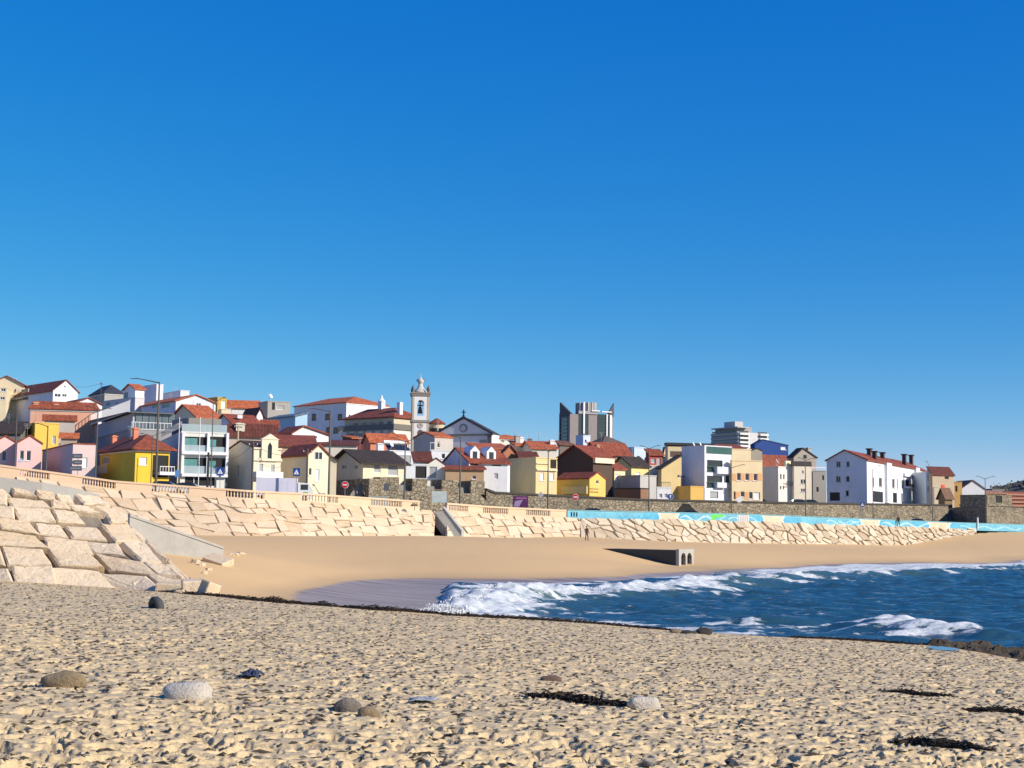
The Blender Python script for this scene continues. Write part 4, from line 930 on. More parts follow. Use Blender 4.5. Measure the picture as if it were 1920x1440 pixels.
# ---- ornate cream house
h = house(2,'ornate_cream_house','cream house with stepped ornamental gable and tall pointed slot window',728,1010,1308,925,178,32,W_(240,226,200),'gable_left',855,[('R',1070,1095,1112,1180,'y'),('R',1195,1100,1237,1185,'y'),('L',830,1110,850,1240,'y')],(80,60,52),over=.1)
s0,za=h.hit('R',zx(2,1085),zy(2,1060)); s1,_=h.hit('R',zx(2,1262),zy(2,1060)); zt=h.hit('R',zx(2,1175),zy(2,830))[1]; zp=h.hit('R',zx(2,1178),zy(2,768))[1]; mid=(s0+s1)/2; a1,z1_=h.hit('R',zx(2,1155),zy(2,900)); a2,z0_=h.hit('R',zx(2,1197),zy(2,1040)); zq=h.hit('R',zx(2,1175),zy(2,860))[1]
mb=MB()
for xa,xb in ((s0,a1),(a2,s1)): mb.box(xa,xb,-.3,-.01,za,zt)
mb.box(a1,a2,-.3,-.01,za,z0_); mb.add([(a1,-.3,z1_),((a1+a2)/2,-.3,zq),(a2,-.3,z1_),(a2,-.3,zt),(a1,-.3,zt)],[(0,1,4),(1,2,3),(1,3,4)])
mb.prism([(s0-.15,zt),(s0+.5,zt+.35),(mid-.5,zp-.3),(mid,zp),(mid+.5,zp-.3),(s1-.5,zt+.35),(s1+.15,zt)],1,-.38,.2); mb.build('ornamental_gable',W_(240,226,200),h.o)
MB().box(a1,a2,-.1,-.05,z0_,zq).build('slot_window',GLASS,h.o)
fbox(h,'R',1012,1180,1300,1245,.02,.9,WHITE,'balcony'); fbox(h,'R',1005,1035,1312,1062,.01,.22,W_(240,226,200),'cornice'); fbox(h,'R',1005,915,1085,932,.01,.2,W_(240,226,200),'cornice'); fbox(h,'R',1262,925,1312,942,.01,.2,W_(240,226,200),'cornice')
h = house(2,'cream_gable_house','pale cream house with red tile roof, arched balcony window in lit gable',1312,1590,1832,1000,181,38,W_(244,232,198),'gable_right',893,[('R',1668,960,1755,1050,'d'),('R',1610,1140,1635,1215),('R',1680,1150,1720,1280,'s')],RED,over=.25)
h = house(2,'long_tile_house','house under a long dark-red tile roof behind the ornate cream house',1240,1262,1680,900,196,12,W_(205,175,150),'shed_front',790,[],RED,dl=6)
# ---- second row between flats and church
h = house(2,'skylight_house','white house with red roof, skylights and solar water tank',590,790,1095,670,225,34,LAV,'gable_left',565,[('L',620,640,650,670)],RED)
rr=h.roof; MB().box(h.Lr*.25,h.Lr*.42,h.Ll*.15,h.Ll*.2,h.rid-.6,h.rid-.1).build('water_tank',FRAME,rr)
h = house(2,'dark_tile_house','low house with weathered dark red tiles and white chimney block behind the cream house',725,740,1250,800,205,10,W_(210,190,175),'shed_front',672,[],DRED,dl=7,chim=[(0,650,.22,.5,.9,OFF),(0,655,.3,.3,.5,OFF)])
h = house(2,'arcade_house','red roofed house with small white arcade loggia',905,945,1245,750,215,16,OFF,'gable_left',672,[('R',962,735,982,775,'k'),('R',992,735,1012,775,'k'),('R',1022,735,1042,775,'k')],RED)
h = house(2,'small_red_roof_house','house with small red roof and yellow chimney beside the blue house',1085,1110,1275,690,232,20,PCREAM,'gable_left',628,[],RED)
h = house(2,'white_side_house','white house with broad blank lit gable beside the tall street lamp',1262,1430,1822,765,214,36,WHITE,'gable_right',692,[('R',1665,790,1695,820,'b')],RED,ridge=.3)
h = house(2,'blue_house','pale blue house with laundry on its roof terrace',1165,1462,1592,580,244,38,LBLUE,'shed_left',545,[],(110,130,150))
h = house(2,'concrete_house','raw grey concrete house with tall dark opening on the skyline',1062,1165,1410,420,270,28,W_(178,172,164),'flat',None,[('R',1210,430,1240,510,'k'),('R',1255,460,1340,510,'y')])
h = house(2,'olive_house','olive yellow flat-roofed house with lit cream side on the ridge',375,622,722,378,275,40,OLIVE,'flat',None,[('R',660,415,705,510,'s')]); antenna(h,270,.5,.4)
h = house(2,'ridge_tile_house','low white house with long terracotta roof along the ridge',715,730,1068,490,285,10,WHITE,'shed_front',412,[('R',1005,495,1050,515)],ORANGE,dl=7)
h = house(2,'orange_roof_house','cream house with large bright orange roof behind the modern flats',110,400,645,590,232,40,W_(232,220,190),'gable_left',462,[],ORANGE,chim=[(0,480,.3,.6,.5,CREAM)],over=.4)
h = house(2,'brown_gable_house','small dark brown tiled house with white pointed gable under the concrete house',900,1045,1112,560,250,40,WHITE,'gable_right',495,[],(110,64,50))
h = house(2,'small_cream_house','small cream low house under the ridge tile roof',625,665,760,505,268,22,CREAM,'flat',None,[])
h = house(2,'back_tile_house','far house with brown tile roof peeping above the orange roof',270,290,385,430,300,15,OFF,'shed_front',390,[],RED)
# ---- big white building
h = house(3,'white_convent','big white three-storey building with hipped roof on the skyline beside the church',-255,265,692,402,300,46,W_(240,240,244),'hip',338,[('L',52,510,96,570),('L',178,512,222,572),('L',135,645,180,705),('L',62,645,92,705),('L',-80,510,-40,575),('L',-200,520,-170,575),('R',288,520,304,572),('R',320,525,334,575),('R',356,530,368,576),('R',388,535,400,580)],ORANGE,over=.25,frame=DARK,cat='building',ridge=.75)
# ---- church
STN = W_(196,184,160)
h = house(3,'church','old church with long tiled nave, slender clock and bell tower and onion pinnacle',190,735,1085,745,262,50,W_(232,228,222),'none',None,[],cat='church')
IRm = Matrix.Rotation(-h.th,3,'Z')
def loc(px,py,Y):
    q=at(zx(3,px),zy(3,py),Y); return IRm@(q-Vector((h.P.x,h.P.y,h.zb)))
zE=h.w2l(zy(3,548),0.8,0.8); zR=h.w2l(zy(3,448),h.Lr/2,h.Ll*.25); z1=h.w2l(zy(3,640),0,0); e=.5
MB().box(.9,h.Lr,.9,h.Ll-.5,h.H-.05,zE).build('clerestory',W_(214,202,176),h.o)
i=h.Lr/2; V=[(x,y,zE+.01) for x,y in ((.9-e,.9-e),(h.Lr+e,.9-e),(h.Lr+e,h.Ll),(.9-e,h.Ll))]+[(x,y,zE+.2) for x,y in ((.9-e,.9-e),(h.Lr+e,.9-e),(h.Lr+e,h.Ll),(.9-e,h.Ll))]+[(i,h.Lr*.45,zR),(i,h.Ll-h.Lr*.3,zR)]
nave=MB().add(V,[(3,2,1,0),(0,1,5,4),(1,2,6,5),(2,3,7,6),(3,0,4,7),(4,5,8),(5,6,9,8),(6,7,9),(7,4,8,9)]).build('nave_roof',roofmat(RED),h.o)
MB().box(-.25,.0,-.25,h.Ll,z1-.5,z1+.55).box(0,h.Lr,-.25,.0,z1-.5,z1+.55).build('aisle_parapet',plain('weathered_stone',(.16,.15,.13),.9),h.o)
MB().box(-.01,.9,-.01,h.Ll-.5,h.H-.1,z1).box(.9,h.Lr,-.01,.9,h.H-.1,z1).build('aisle_wall',W_(232,228,222),h.o)
for k in range(6):
    y=h.Ll*(.06+.155*k); MB().box(-.22,-.02,y-.3,y+.3,0,z1-.5).build('pilaster',STN,h.o)
    if k<5:
        yy_=y+h.Ll*.078; MB().box(.82,.9,yy_-.5,yy_+.5,zE-1.6,zE-.7).build('window',GLASS,h.o)
        MB().box(-.04,-.0,yy_-.6,yy_+.6,h.w2l(zy(3,725),0,yy_)-1.0,h.w2l(zy(3,705),0,yy_)).build('window',GLASS,h.o)
chimney(h,0,395,.35,.12,.8,WHITE); h.rid=zR; h.H_=h.H
MB().box(i-.5,i+.5,h.Ll*.55-.5,h.Ll*.55+.5,zR-1.5,zR+1.2).lathe([(.7,zR+1.2),(.75,zR+1.4),(.3,zR+1.9),(.05,zR+2.6)],8,i,h.Ll*.55).build('roof_lantern',WHITE,nave)
# tower: square plan turned as the church
def tz(py): return zat(tw.x,tw.y,zy(3,py))-h.zb
Yt=252; tl=at(zx(3,905),zy(3,450),Yt); tr=at(zx(3,1080),zy(3,450),Yt); tw=(tl+tr)/2; wd=(tr-tl).length; ta=math.radians(8)
tl_=IRm@(Vector((tw.x,tw.y+2.4,h.zb))-Vector((h.P.x,h.P.y,h.zb)))
tower=empty('bell_tower',(tl_.x,tl_.y,0),ta-h.th); tower.parent=h.o; del tower
def tpart(mb,nm,m,sm_=False):
    o=mb.build(nm,m,h.o,sm_); o.location=(tl_.x,tl_.y,0); o.rotation_euler=(0,0,ta-h.th); return o
for o_ in [c for c in h.o.children if c.name.startswith('bell_tower')]: bpy.data.objects.remove(o_)
w=wd/2*.94; zc=tz(575); zt=tz(325); TWH=W_(236,236,238)
mb=MB(); mb.box(-w,w,-w,w,0,zc)
zs=tz(525); zk=tz(400); ow=wd*.2
mb.box(-w,w,-w,w,zc,zs)                                   # belfry: four piers and arched heads
for sx in (-1,1):
    for sy in (-1,1): mb.box(min(sx*ow,sx*w),max(sx*ow,sx*w),min(sy*ow,sy*w),max(sy*ow,sy*w),zs,zk)
za=tz(368); N_=10; mb.box(-w,w,-w,w,za+.02,zt)
for ax in (0,1):
    for sg in (-1,1):
        for k in range(N_):
            a0=-ow+2*ow*k/N_; a1=-ow+2*ow*(k+1)/N_; f=lambda a: zk+(za-zk)*math.sqrt(max(0,1-(a/ow)**2)); d0,d1=sorted((sg*(w-.002),sg*ow))
            A=[(a0,f(a0)),(a1,f(a1)),(a1,za+.02),(a0,za+.02)]
            mb.prism(A,1 if ax==0 else 0,d0,d1)
for sx in (-1,1):
    for sy in (-1,1): mb.box(min(sx*ow,sx*w),max(sx*ow,sx*w),min(sy*ow,sy*w),max(sy*ow,sy*w),zk,za+.02)
tpart(mb,'tower_shaft',TWH)
mb=MB(); c=.0
for sx in (-1,1):
    for sy in (-1,1): mb.box(sx*w-.32*(sx>0)-.03*(sx<0)+.0,sx*w+.03*(sx>0)+.32*(sx<0),sy*w-.32*(sy>0)-.03*(sy<0),sy*w+.03*(sy>0)+.32*(sy<0),0,zt)
tpart(mb,'corner_quoin',STN)
mb=MB(); mb.box(-w-.2,w+.2,-w-.2,w+.2,zc-.3,zc+.1); mb.box(-w-.2,w+.2,-w-.2,w+.2,zt,zt+.3); mb.box(-w-.05,w+.05,-w-.05,w+.05,zt+.3,tz(292)-.25); mb.box(-w-.3,w+.3,-w-.3,w+.3,tz(292)-.25,tz(292)); tpart(mb,'cornice',W_(150,144,134))
z0=tz(292); zz=lambda py: tz(py)
prof=[(w*.98,z0),(w*.8,zz(272)),(w*.52,zz(252)),(w*.34,zz(230)),(w*.27,zz(205)),(w*.25,zz(195)),(w*.38,zz(185)),(w*.42,zz(168)),(w*.28,zz(152)),(w*.12,zz(142)),(w*.05,zz(125)),(w*.02,zz(92))]
tpart(MB().lathe(prof,12),'onion_spire',W_(205,200,190),True)
for sx in (-1,1):
    for sy in (-1,1): tpart(MB().lathe([(.28,z0),(.2,z0+.4),(.26,z0+.6),(.06,z0+1.3),(.02,zz(228))],8,sx*w*.95,sy*w*.95),'pinnacle',W_(120,116,108))
for sx in (-1,1): tpart(MB().lathe([(w*.12,zz(172)),(w*.1,zz(158)),(.02,zz(142))],6,sx*w*.4,0),'pinnacle',W_(120,116,108))
BRZ=plain('bronze',(.07,.045,.03),.4,.6)
tpart(MB().lathe([(.75*ow,zs+.5),(.6*ow,zs+.9),(.45*ow,zs+1.5),(.2*ow,zs+1.8),(.02,zs+1.85)],12).box(-ow,ow,-.08,.08,zs+1.85,zs+2.05).box(-.1,.1,-.1,.1,zs+2.05,zs+2.7).lathe([(.5*ow,zs+2.6),(.3*ow,zs+3.0),(.02,zs+3.3)],10),'bell',BRZ)
zcl=zz(625); mbc=MB(); n=20; R_=wd*.15
for r0,nm,m,d in ((R_*1.15,'clock_rim',STN,.06),(R_,'clock_face',W_(190,184,176),.09)):
    V=[(r0*math.cos(6.283*j/n),-w-d,zcl+r0*math.sin(6.283*j/n)) for j in range(n)]+[(r0*math.cos(6.283*j/n),-w+.05,zcl+r0*math.sin(6.283*j/n)) for j in range(n)]
    tpart(MB().add(V,[tuple(range(n)),tuple(range(n,2*n))[::-1]]+[(j,(j+1)%n,n+(j+1)%n,n+j) for j in range(n)]),nm,m)
tpart(MB().box(-.03,.03,-w-.12,-w-.1,zcl,zcl+R_*.75).box(0,R_*.55,-w-.12,-w-.1,zcl-.03,zcl+.03),'clock_hand',DARK)
n=10; r0=wd*.16; za_=zz(695); V=[(r0*math.cos(math.pi*j/n),-w-.04,za_+r0*math.sin(math.pi*j/n)) for j in range(n+1)]+[(-r0,-w-.04,za_-2),(r0,-w-.04,za_-2)]
tpart(MB().add(V+[(x,-w+.05,z) for x,y,z in V],[tuple(range(len(V))),tuple(range(len(V),2*len(V)))[::-1]]),'arched_window',BRN and plain('dark_arch',(.10,.07,.05),.8))
# apse
ap=at(zx(3,1155),zy(3,600),262); apl=IRm@(Vector((ap.x,ap.y+5,h.zb))-Vector((h.P.x,h.P.y,h.zb))); ra=(zx(3,1232)-zx(3,1080))/2*262/2660
mb=MB().lathe([(ra,0),(ra,tz(555))],20,apl.x,apl.y); mb.build('apse_wall',W_(226,206,168),h.o,False)
MB().lathe([(ra+.25,tz(555)),(ra+.25,tz(555)+.2),(ra*.3,tz(500)),(.05,tz(490))],20,apl.x,apl.y).build('apse_roof',roofmat(RED),h.o)
for a in (-2.2,-1.7,-1.0):
    x,y=apl.x+(ra+.02)*math.cos(a-h.th),apl.y+(ra+.02)*math.sin(a-h.th); MB().box(x-.25,x+.25,y-.25,y+.25,tz(640),tz(600)).build('window',GLASS,h.o)
# ---- chapel gable
h = house(3,'chapel','white chapel with dark-trimmed pediment, round window and iron cross',None,1152,1718,722,262,-20,W_(236,236,242),'gable_right',562,[('R',1590,765,1665,840,'y')],(70,66,66),over=.05,dl=4,cat='chapel')
s0,z0=h.hit('R',zx(3,1152),zy(3,722)); s1,_=h.hit('R',zx(3,1718),zy(3,722)); mid=h.Lr/2; rz=h.rid; TRIM=plain('dark_blue_trim',(.03,.04,.06),.6); H=h.H
mb=MB()
for a,b in (((-.3,H-.1),(mid,rz+.15)),((mid,rz+.15),(h.Lr+.3,H-.1))): mb.prism([a,b,(b[0],b[1]+.35),(a[0],a[1]+.35)],1,-.3,.3)
mb.build('pediment_trim',TRIM,h.o); MB().box(-.2,h.Lr+.2,-.22,-.01,H-.25,H+.1).build('cornice',W_(130,126,120),h.o)
for x in (0,h.Lr-.8): MB().box(x,x+.8,-.15,-.01,0,H-.25).build('pilaster',W_(120,112,100),h.o)
zc=h.hit('R',zx(3,1435),zy(3,655))[1]; n=24
def ring(r0,r1,y0,y1,cx,cz):
    V=[]
    for r,y in ((r0,y0),(r1,y0),(r1,y1),(r0,y1)): V+=[(cx+r*math.cos(6.283*j/n),y,cz+r*math.sin(6.283*j/n)) for j in range(n)]
    return MB().add(V,[(i*n+j,i*n+(j+1)%n,((i+1)%4)*n+(j+1)%n,((i+1)%4)*n+j) for i in range(4) for j in range(n)])
ring(.55,.8,-.12,.02,mid,zc).build('round_window',W_(140,136,140),h.o)
V=[(mid+.56*math.cos(6.283*j/n),-.03,zc+.56*math.sin(6.283*j/n)) for j in range(n)]; MB().add(V+[(x,.05,z) for x,y,z in V],[tuple(range(n)),tuple(range(n,2*n))[::-1]]).build('pane',W_(215,215,222),h.o)
zt=h.w2l(zy(3,470),mid,0); zb_=rz+.3; MB().box(mid-.09,mid+.09,-.09,.09,zb_,zt).box(mid-.42,mid+.42,-.08,.08,zt-.55,zt-.38).lathe([(.3,zb_-.1),(.25,zb_+.3),(.08,zb_+.5)],8,mid,0).build('cross',DARK,h.o)
# ---- below the church
h = house(3,'chalet','single-storey cream house with broad black gabled roof and sheltered porch',122,432,840,1000,192,34,W_(238,226,196),'gable_left',880,[('L',218,1015,262,1065),('L',345,1025,378,1062),('R',540,995,605,1100,'y'),('R',680,1012,780,1130,'y')],BRN,over=.75)
h = house(3,'chalet_annex','small cream annex with its own dark gable beside the broad black-roofed house',-40,-20,165,975,190,5,W_(232,222,196),'gable_right',925,[('R',28,1025,100,1130,'y')],BRN,over=.3,dl=5)
h = house(3,'coral_house','coral pink house with orange roof and cream gable below the church',430,505,875,790,232,24,CORAL,'gable_left',715,[],ORANGE)
h = house(3,'cream_gable_cottage','cream gable wall of a cottage between the coral house and the church tower',None,592,872,790,238,10,W_(240,210,150),'gable_right',708,[],ORANGE,over=.1)
h = house(3,'maroon_house','maroon walled low house with weathered roof beside the coral house',225,330,432,760,240,26,W_(120,50,44),'shed_front',738,[],ORANGE)
h = house(3,'brown_tile_house','low white house with long brown tile roof behind the chalet',None,-60,372,820,214,6,OFF,'shed_front',780,[],DRED,dl=7)
h = house(3,'solar_house','white flat-roofed house with solar water heaters on its roof',545,698,932,885,206,30,W_(236,238,242),'flat',None,[('R',718,925,910,1010,'y')])
for fx in (.1,.42,.72):
    x=h.Lr*fx; MB().prism([(1.2,h.H+.15),(2.8,h.H+1.25),(2.8,h.H+1.35),(1.2,h.H+.25)],0,x,x+1.1).build('solar_panel',GLASS,h.o); MB().tube([(x-.1,2.9,h.H+1.5),(x+1.2,2.9,h.H+1.5)],.27,10).build('water_tank',FRAME,h.o)
h = house(3,'white_roof_room','small white rooftop room with dishes above the solar panels',560,580,640,815,215,20,WHITE,'flat')
h = house(3,'grey_orange_house','grey house side with orange roof edge and white lit end in front of the chapel',938,1147,1332,745,226,40,W_(205,196,186),'gable_left',700,[('R',1175,790,1200,850)],ORANGE,over=.15)
h = house(3,'maroon_tile_house','low white house with deep red tile roof behind the small gabled chapel-like shed',930,950,1105,990,203,12,OFF,'shed_front',898,[],DRED,dl=6)
h = house(3,'white_garage','white garage block with open dark doorway beside the black-roofed house',835,862,1075,1020,198,14,W_(232,236,242),'flat',None,[('R',955,1035,1068,1155,'k')])
h = house(3,'small_white_gable','small white pointed-gable cottage with blue-grey door on the rampart',None,1072,1248,1020,202,8,W_(244,240,226),'gable_right',962,[('R',1090,1040,1170,1160,'y')],DRED,over=.08,dl=9)
h = house(3,'white_pergola_house','white house with roof terrace and pergola frame behind the lavender gable',1100,1115,1330,880,216,14,WHITE,'flat',None,[('R',1215,910,1250,960)]); railing(h,'R',1105,800,1325,878,.0,FRAME,'pergola_rail',1.2)
h = house(3,'dormer_house','white house with large red tiled roof, two dormers and lavender gable end',1222,1490,1900,1000,206,34,W_(236,236,242),'gable_left',860,[('R',1500,1010,1700,1030,'k')],RED,over=.2)
for fx in (.22,.62):
    x=h.Lr*fx; zr=h.H+(h.rid-h.H)*.36; y0=h.Ll*.16
    d=MB().prism([(x-.8,zr-.6),(x+.8,zr-.6),(x+.8,zr+1.0),(x,zr+1.75),(x-.8,zr+1.0)],1,y0-.3,h.Ll*.45).build('dormer',WHITE,h.roof); MB().box(x-.38,x+.38,y0-.36,y0-.305,zr-.15,zr+.95).build('dormer_window',GLASS,h.roof)
h = house(4,'tile_and_white_house','white and grey house front under dark tile roof beside the tall cream block',None,-20,300,800,207,10,W_(230,232,236),'shed_front',700,[('R',130,815,225,830,'k'),('R',150,905,195,970,'y')],RED,dl=6)
h = house(3,'tan_shed','tan boarded shed with sloping red roof on the rampart',None,1255,1640,1065,201,6,TAN,'shed_front',1035,[('R',1520,1130,1560,1165)],RED,dl=5)
h = house(4,'orange_hip_house','white house with orange hipped roof beside the chapel',115,205,440,535,262,26,OFF,'hip',488,[('R',230,545,260,570)],ORANGE); antenna(h,430,.8,.3)
h = house(4,'orange_long_house','cream house with long orange tile roof below the chapel end',None,-30,322,640,240,16,CREAM,'shed_front',585,[],ORANGE,dl=7)
h = house(4,'brick_gable_house','small house with steep brown-red gable behind the tall cream block',215,240,410,700,222,26,W_(180,120,90),'gable_right',610,[],RED)
h = house(4,'chimney_house','low orange roofed house with two tall chimneys on the skyline',320,390,620,610,250,20,OFF,'shed_front',560,[],ORANGE,chim=[(0,495,.2,.5,.8,GREY),(0,515,.4,.5,.7,WHITE),(0,530,.8,.5,.6,DG)])
h = house(4,'small_orange_house','small white house with orange roof under the chimneyed house',None,560,830,640,244,14,OFF,'gable_left',568,[],ORANGE,chim=[(0,545,.95,.3,.8,WHITE)])
h = house(4,'white_dormer_house','white parapet house with small gabled dormer above the cream block',410,430,610,735,221,12,CREAM,'shed_front',680,[],DRED,dl=5)
h = house(4,'cream_block','tall cream block with blank shaded side and two white shuttered windows',285,604,832,742,212,32,W_(236,214,158),'flat',None,[('R',650,900,692,985,'s'),('R',756,900,800,985,'s'),('R',760,750,825,855,'k')])
fbox(h,'R',604,862,826,880,.01,.3,CREAM,'cornice'); fbox(h,'R',604,795,745,806,.01,.2,CREAM,'cornice')
h = house(4,'shaded_gable_house','large house with windowless gable end darkened for its shade and red tiled roof',835,1222,1432,745,222,44,W_(92,72,62),'gable_left',612,[('R',1240,740,1420,790,'s')],RED,over=.45,ridge=.5)  # the gable's shade is put into this dark wall colour
fbox(h,'R',1222,745,1428,800,.01,.5,W_(244,232,200),'lit_wall_band')  # pale board stands for the sunlit wall next to the darkened gable
h = house(4,'yellow_gable_house','bright yellow house with red roof and small gable window below the dark gable',825,1183,1356,968,214,44,W_(244,206,110),'gable_right',905,[('R',1254,945,1282,1022,'d')],RED,over=.12)
fbox(h,'L',905,1050,1180,1130,.4,.6,PCREAM,'garden_wall'); railing(h,'R',1190,1055,1285,1090,.5,PCREAM,'terrace_balustrade')
h = house(4,'tile_canopy_house','cream house with tile canopy and lit side wall beyond the dark gable',1272,1450,1568,862,226,40,W_(236,218,176),'gable_left',800,[('R',1462,920,1515,1000,'s')],RED,over=.3)
h = house(4,'long_roof_house','long house with dark red sloping roof behind the dark gable',1120,1280,1632,700,245,30,W_(150,130,120),'gable_left',580,[],RED,chim=[(0,595,.1,.3,.6,TAN)])
h = house(4,'dark_shed_house','house with black sloping roof and yellow wall',1420,1635,1825,830,236,38,PCREAM,'gable_left',735,[('R',1680,895,1730,925,'s')],BRN)
h = house(4,'grey_yard_house','grey rendered yard building with plain walls',1490,1730,1905,935,222,34,W_(200,196,190),'flat')
h = house(4,'brown_shed','brown boarded shed with dark flat roof on the rampart edge',1455,1735,1815,1075,219,46,W_(150,110,84),'flat',None,[],coping=DARK)
h = house(4,'lavender_cube','small lavender and white cube house with dark doorway under the office tower',1035,1115,1192,500,300,38,W_(214,222,244),'flat',None,[('R',1133,545,1150,575,'k')])
h = house(4,'slate_roof_house','house with grey-brown hipped roofs beside the lavender cube',1195,1330,1535,580,280,34,W_(140,136,150),'hip',505,[],(110,92,84))
h = house(4,'orange_strip_house','low house with strip of orange roof in front of the slate roofs',1170,1190,1480,650,265,8,W_(170,160,160),'shed_front',580,[],ORANGE,dl=6)
h = house(4,'pale_blue_block','pale blue and white flat-roofed block with one small window',1380,1665,1792,630,262,42,W_(206,222,244),'flat',None,[('R',1695,720,1725,750,'k')])
h = house(4,'brown_back_house','brown roofed house behind the small orange roofs under the tower',690,860,1010,600,285,34,W_(120,112,104),'gable_left',560,[],(120,84,66))
h = house(4,'white_pointed_house','small white pointed gable on the skyline beside the office tower',775,785,848,628,262,14,WHITE,'gable_right',562,[],RED,over=.06)
# ---- office tower
h = house(4,'office_tower','grey office tower with pointed corner fins and drum on top',868,1060,1436,265,620,24,W_(150,140,138),'flat',None,[],cat='tower')
GT=glassmat('tower_glass',(.035,.05,.05),.15); GB=W_(96,94,98)
for f,a,b in (('R',1062,1168),('R',1268,1360),('R',1372,1410)): fbox(h,f,a,270,b,690,.05,.2,GT,'glazing_bay')
fbox(h,'L',878,270,945,690,.05,.2,GT,'glazing_bay')
for y in range(305,560,40):
    fbox(h,'L',880,y,942,y+14,.2,.32,W_(150,156,160),'spandrel'); fbox(h,'R',1270,y,1356,y+6,.2,.28,W_(70,76,80),'spandrel')
fbox(h,'L',866,262,876,700,.1,.5,plain('navy_edge',(.02,.03,.06),.5),'edge_pier')
fbox(h,'R',1108,140,1122,480,.3,.9,WHITE,'mast'); fbox(h,'R',1360,270,1372,560,.1,.6,WHITE,'white_pier'); fbox(h,'R',1396,280,1418,560,.1,.7,WHITE,'white_pier'); fbox(h,'R',970,268,1060,700,.02,.15,W_(150,140,138),'stone_panel'); fbox(h,'R',1168,268,1262,700,.02,.15,W_(150,140,138),'stone_panel')
fbox(h,'R',1060,236,1265,268,.0,.6,W_(170,166,166),'cornice'); fbox(h,'R',1195,228,1280,240,.1,1.2,WHITE,'canopy_bar'); fbox(h,'R',1305,240,1410,252,.1,1.2,WHITE,'canopy_bar')
z0=h.H; zt=h.w2l(zy(4,152),h.Lr*.45,h.Ll*.5); MB().lathe([(h.Lr*.26,z0),(h.Lr*.26,zt)],16,h.Lr*.47,h.Ll*.5).build('roof_drum',W_(160,152,150),h.o)
for k in range(7):
    a=-2.6+k*.42; x,y=h.Lr*.47+h.Lr*.262*math.cos(a),h.Ll*.5+h.Lr*.262*math.sin(a); MB().box(x-.3,x+.3,y-.3,y+.3,z0,zt+.3).build('drum_rib',W_(196,192,190),h.o)
s0,zl=h.hit('L',zx(4,868),zy(4,140)); zr_=h.w2l(zy(4,150),h.Lr,0)
MB().prism([(h.Ll-.2,z0-.5),(h.Ll-.2,zl),(h.Ll*.3,z0+.2),(h.Ll*.3,z0-.5)],0,-.45,.3).build('corner_fin',GB,h.o)
MB().prism([(h.Lr+.2,z0-.5),(h.Lr+.2,zr_),(h.Lr*.82,z0+.2),(h.Lr*.82,z0-.5)],1,-.5,.3).build('corner_fin',GB,h.o)
# ---- far flats
h = house(5,'far_apartment_block','distant pale apartment block with stacked balconies on the skyline',768,1060,1382,290,680,30,W_(214,212,212),'flat',None,[],cat='building')
MB().box(h.Lr*.05,h.Lr*.55,h.Ll*.1,h.Ll*.9,h.H,h.w2l(zy(5,235),h.Lr*.1,h.Ll*.2)).build('upper_storey',W_(170,168,168),h.o)
MB().box(-.8,h.Lr*.35,-.5,h.Ll*.95,h.w2l(zy(5,240),0,0),h.w2l(zy(5,228),0,0)).build('roof_slab',W_(190,188,186),h.o)
MB().box(h.Lr*.08,h.Lr*.35,h.Ll*.2,h.Ll*.6,h.H,h.w2l(zy(5,180),h.Lr*.2,h.Ll*.4)).build('lift_room',W_(200,198,196),h.o)
for y in (300,345,390,430):
    fbox(h,'R',1065,y,1170,y+20,.0,1.2,W_(235,233,230),'balcony'); fbox(h,'R',1065,y-24,1170,y,.0,.05,GT,'window_band'); fbox(h,'R',1285,y+12,1375,y+30,.0,1.2,W_(240,238,235),'balcony'); fbox(h,'R',1270,y-10,1372,y+10,.0,.05,GT,'window_band'); fbox(h,'L',780,y-22,1050,y-6,.0,.06,GT,'window_band'); fbox(h,'L',772,y,1054,y+14,.0,.4,W_(170,170,174),'balcony')
# ---- right half of town
h = house(5,'red_grid_house','red house with white framed veranda beside the pale blue block',62,105,240,540,252,22,W_(190,84,70),'shed_front',478,[('R',118,575,165,625,'w'),('R',180,570,222,650,'w')],RED)
h = house(5,'white_veranda_house','small white balcony house below the red veranda house',None,100,232,655,240,12,OFF,'flat',None,[('R',205,600,228,700,'k')])
h = house(5,'olive_curved_house','olive rendered house side with sloping curved roofline beside the black-topped house',205,232,440,690,236,40,W_(206,184,134),'shed_left',545,[('R',405,750,440,785)],BRN)
h = house(5,'cream_peak_house','narrow cream house with pointed parapet beside the black-topped house',236,250,285,560,262,20,W_(244,232,190),'gable_right',460,[],RED,over=.05)
h = house(5,'black_top_house','long cream house with flat black roof storey on the skyline',272,300,800,440,258,12,W_(226,206,168),'flat',None,[('R',320,495,450,565,'b'),('R',345,585,395,640,'k')],coping=DARK)
MB().box(-.3,h.Lr,-.3,h.Ll*.8,h.H+.17,h.w2l(zy(5,402),0,0)).build('black_roof_band',DARK,h.o)
h = house(5,'green_window_flats','white modern flats with dark green windows and blank grey side wall',450,697,988,440,238,36,W_(238,240,246),'flat',None,[('R',724,592,892,662,'d'),('R',722,665,800,716,'d'),('R',722,762,890,830,'d'),('R',720,832,800,885,'d'),('R',755,930,845,1002,'y'),('R',925,760,965,830,'d')],frame=DGRN)
fbox(h,'R',716,452,986,526,-.1,.04,glassmat('green_glass',(.04,.10,.09),.15),'roof_glass'); fbox(h,'R',805,668,985,742,.02,.7,W_(238,240,246),'balcony'); fbox(h,'R',805,835,905,890,.02,.7,W_(238,240,246),'balcony')
dish(h,495,425,.02,.5); dish(h,595,425,.1,.3); railing(h,'R',920,850,1100,915,.9,DARK,'balcony_railing',.4)
h = house(5,'ochre_wall_house','ochre base wall and small yellow outbuilding under the grey side wall',395,545,690,880,236,38,W_(220,178,96),'flat',None,[])
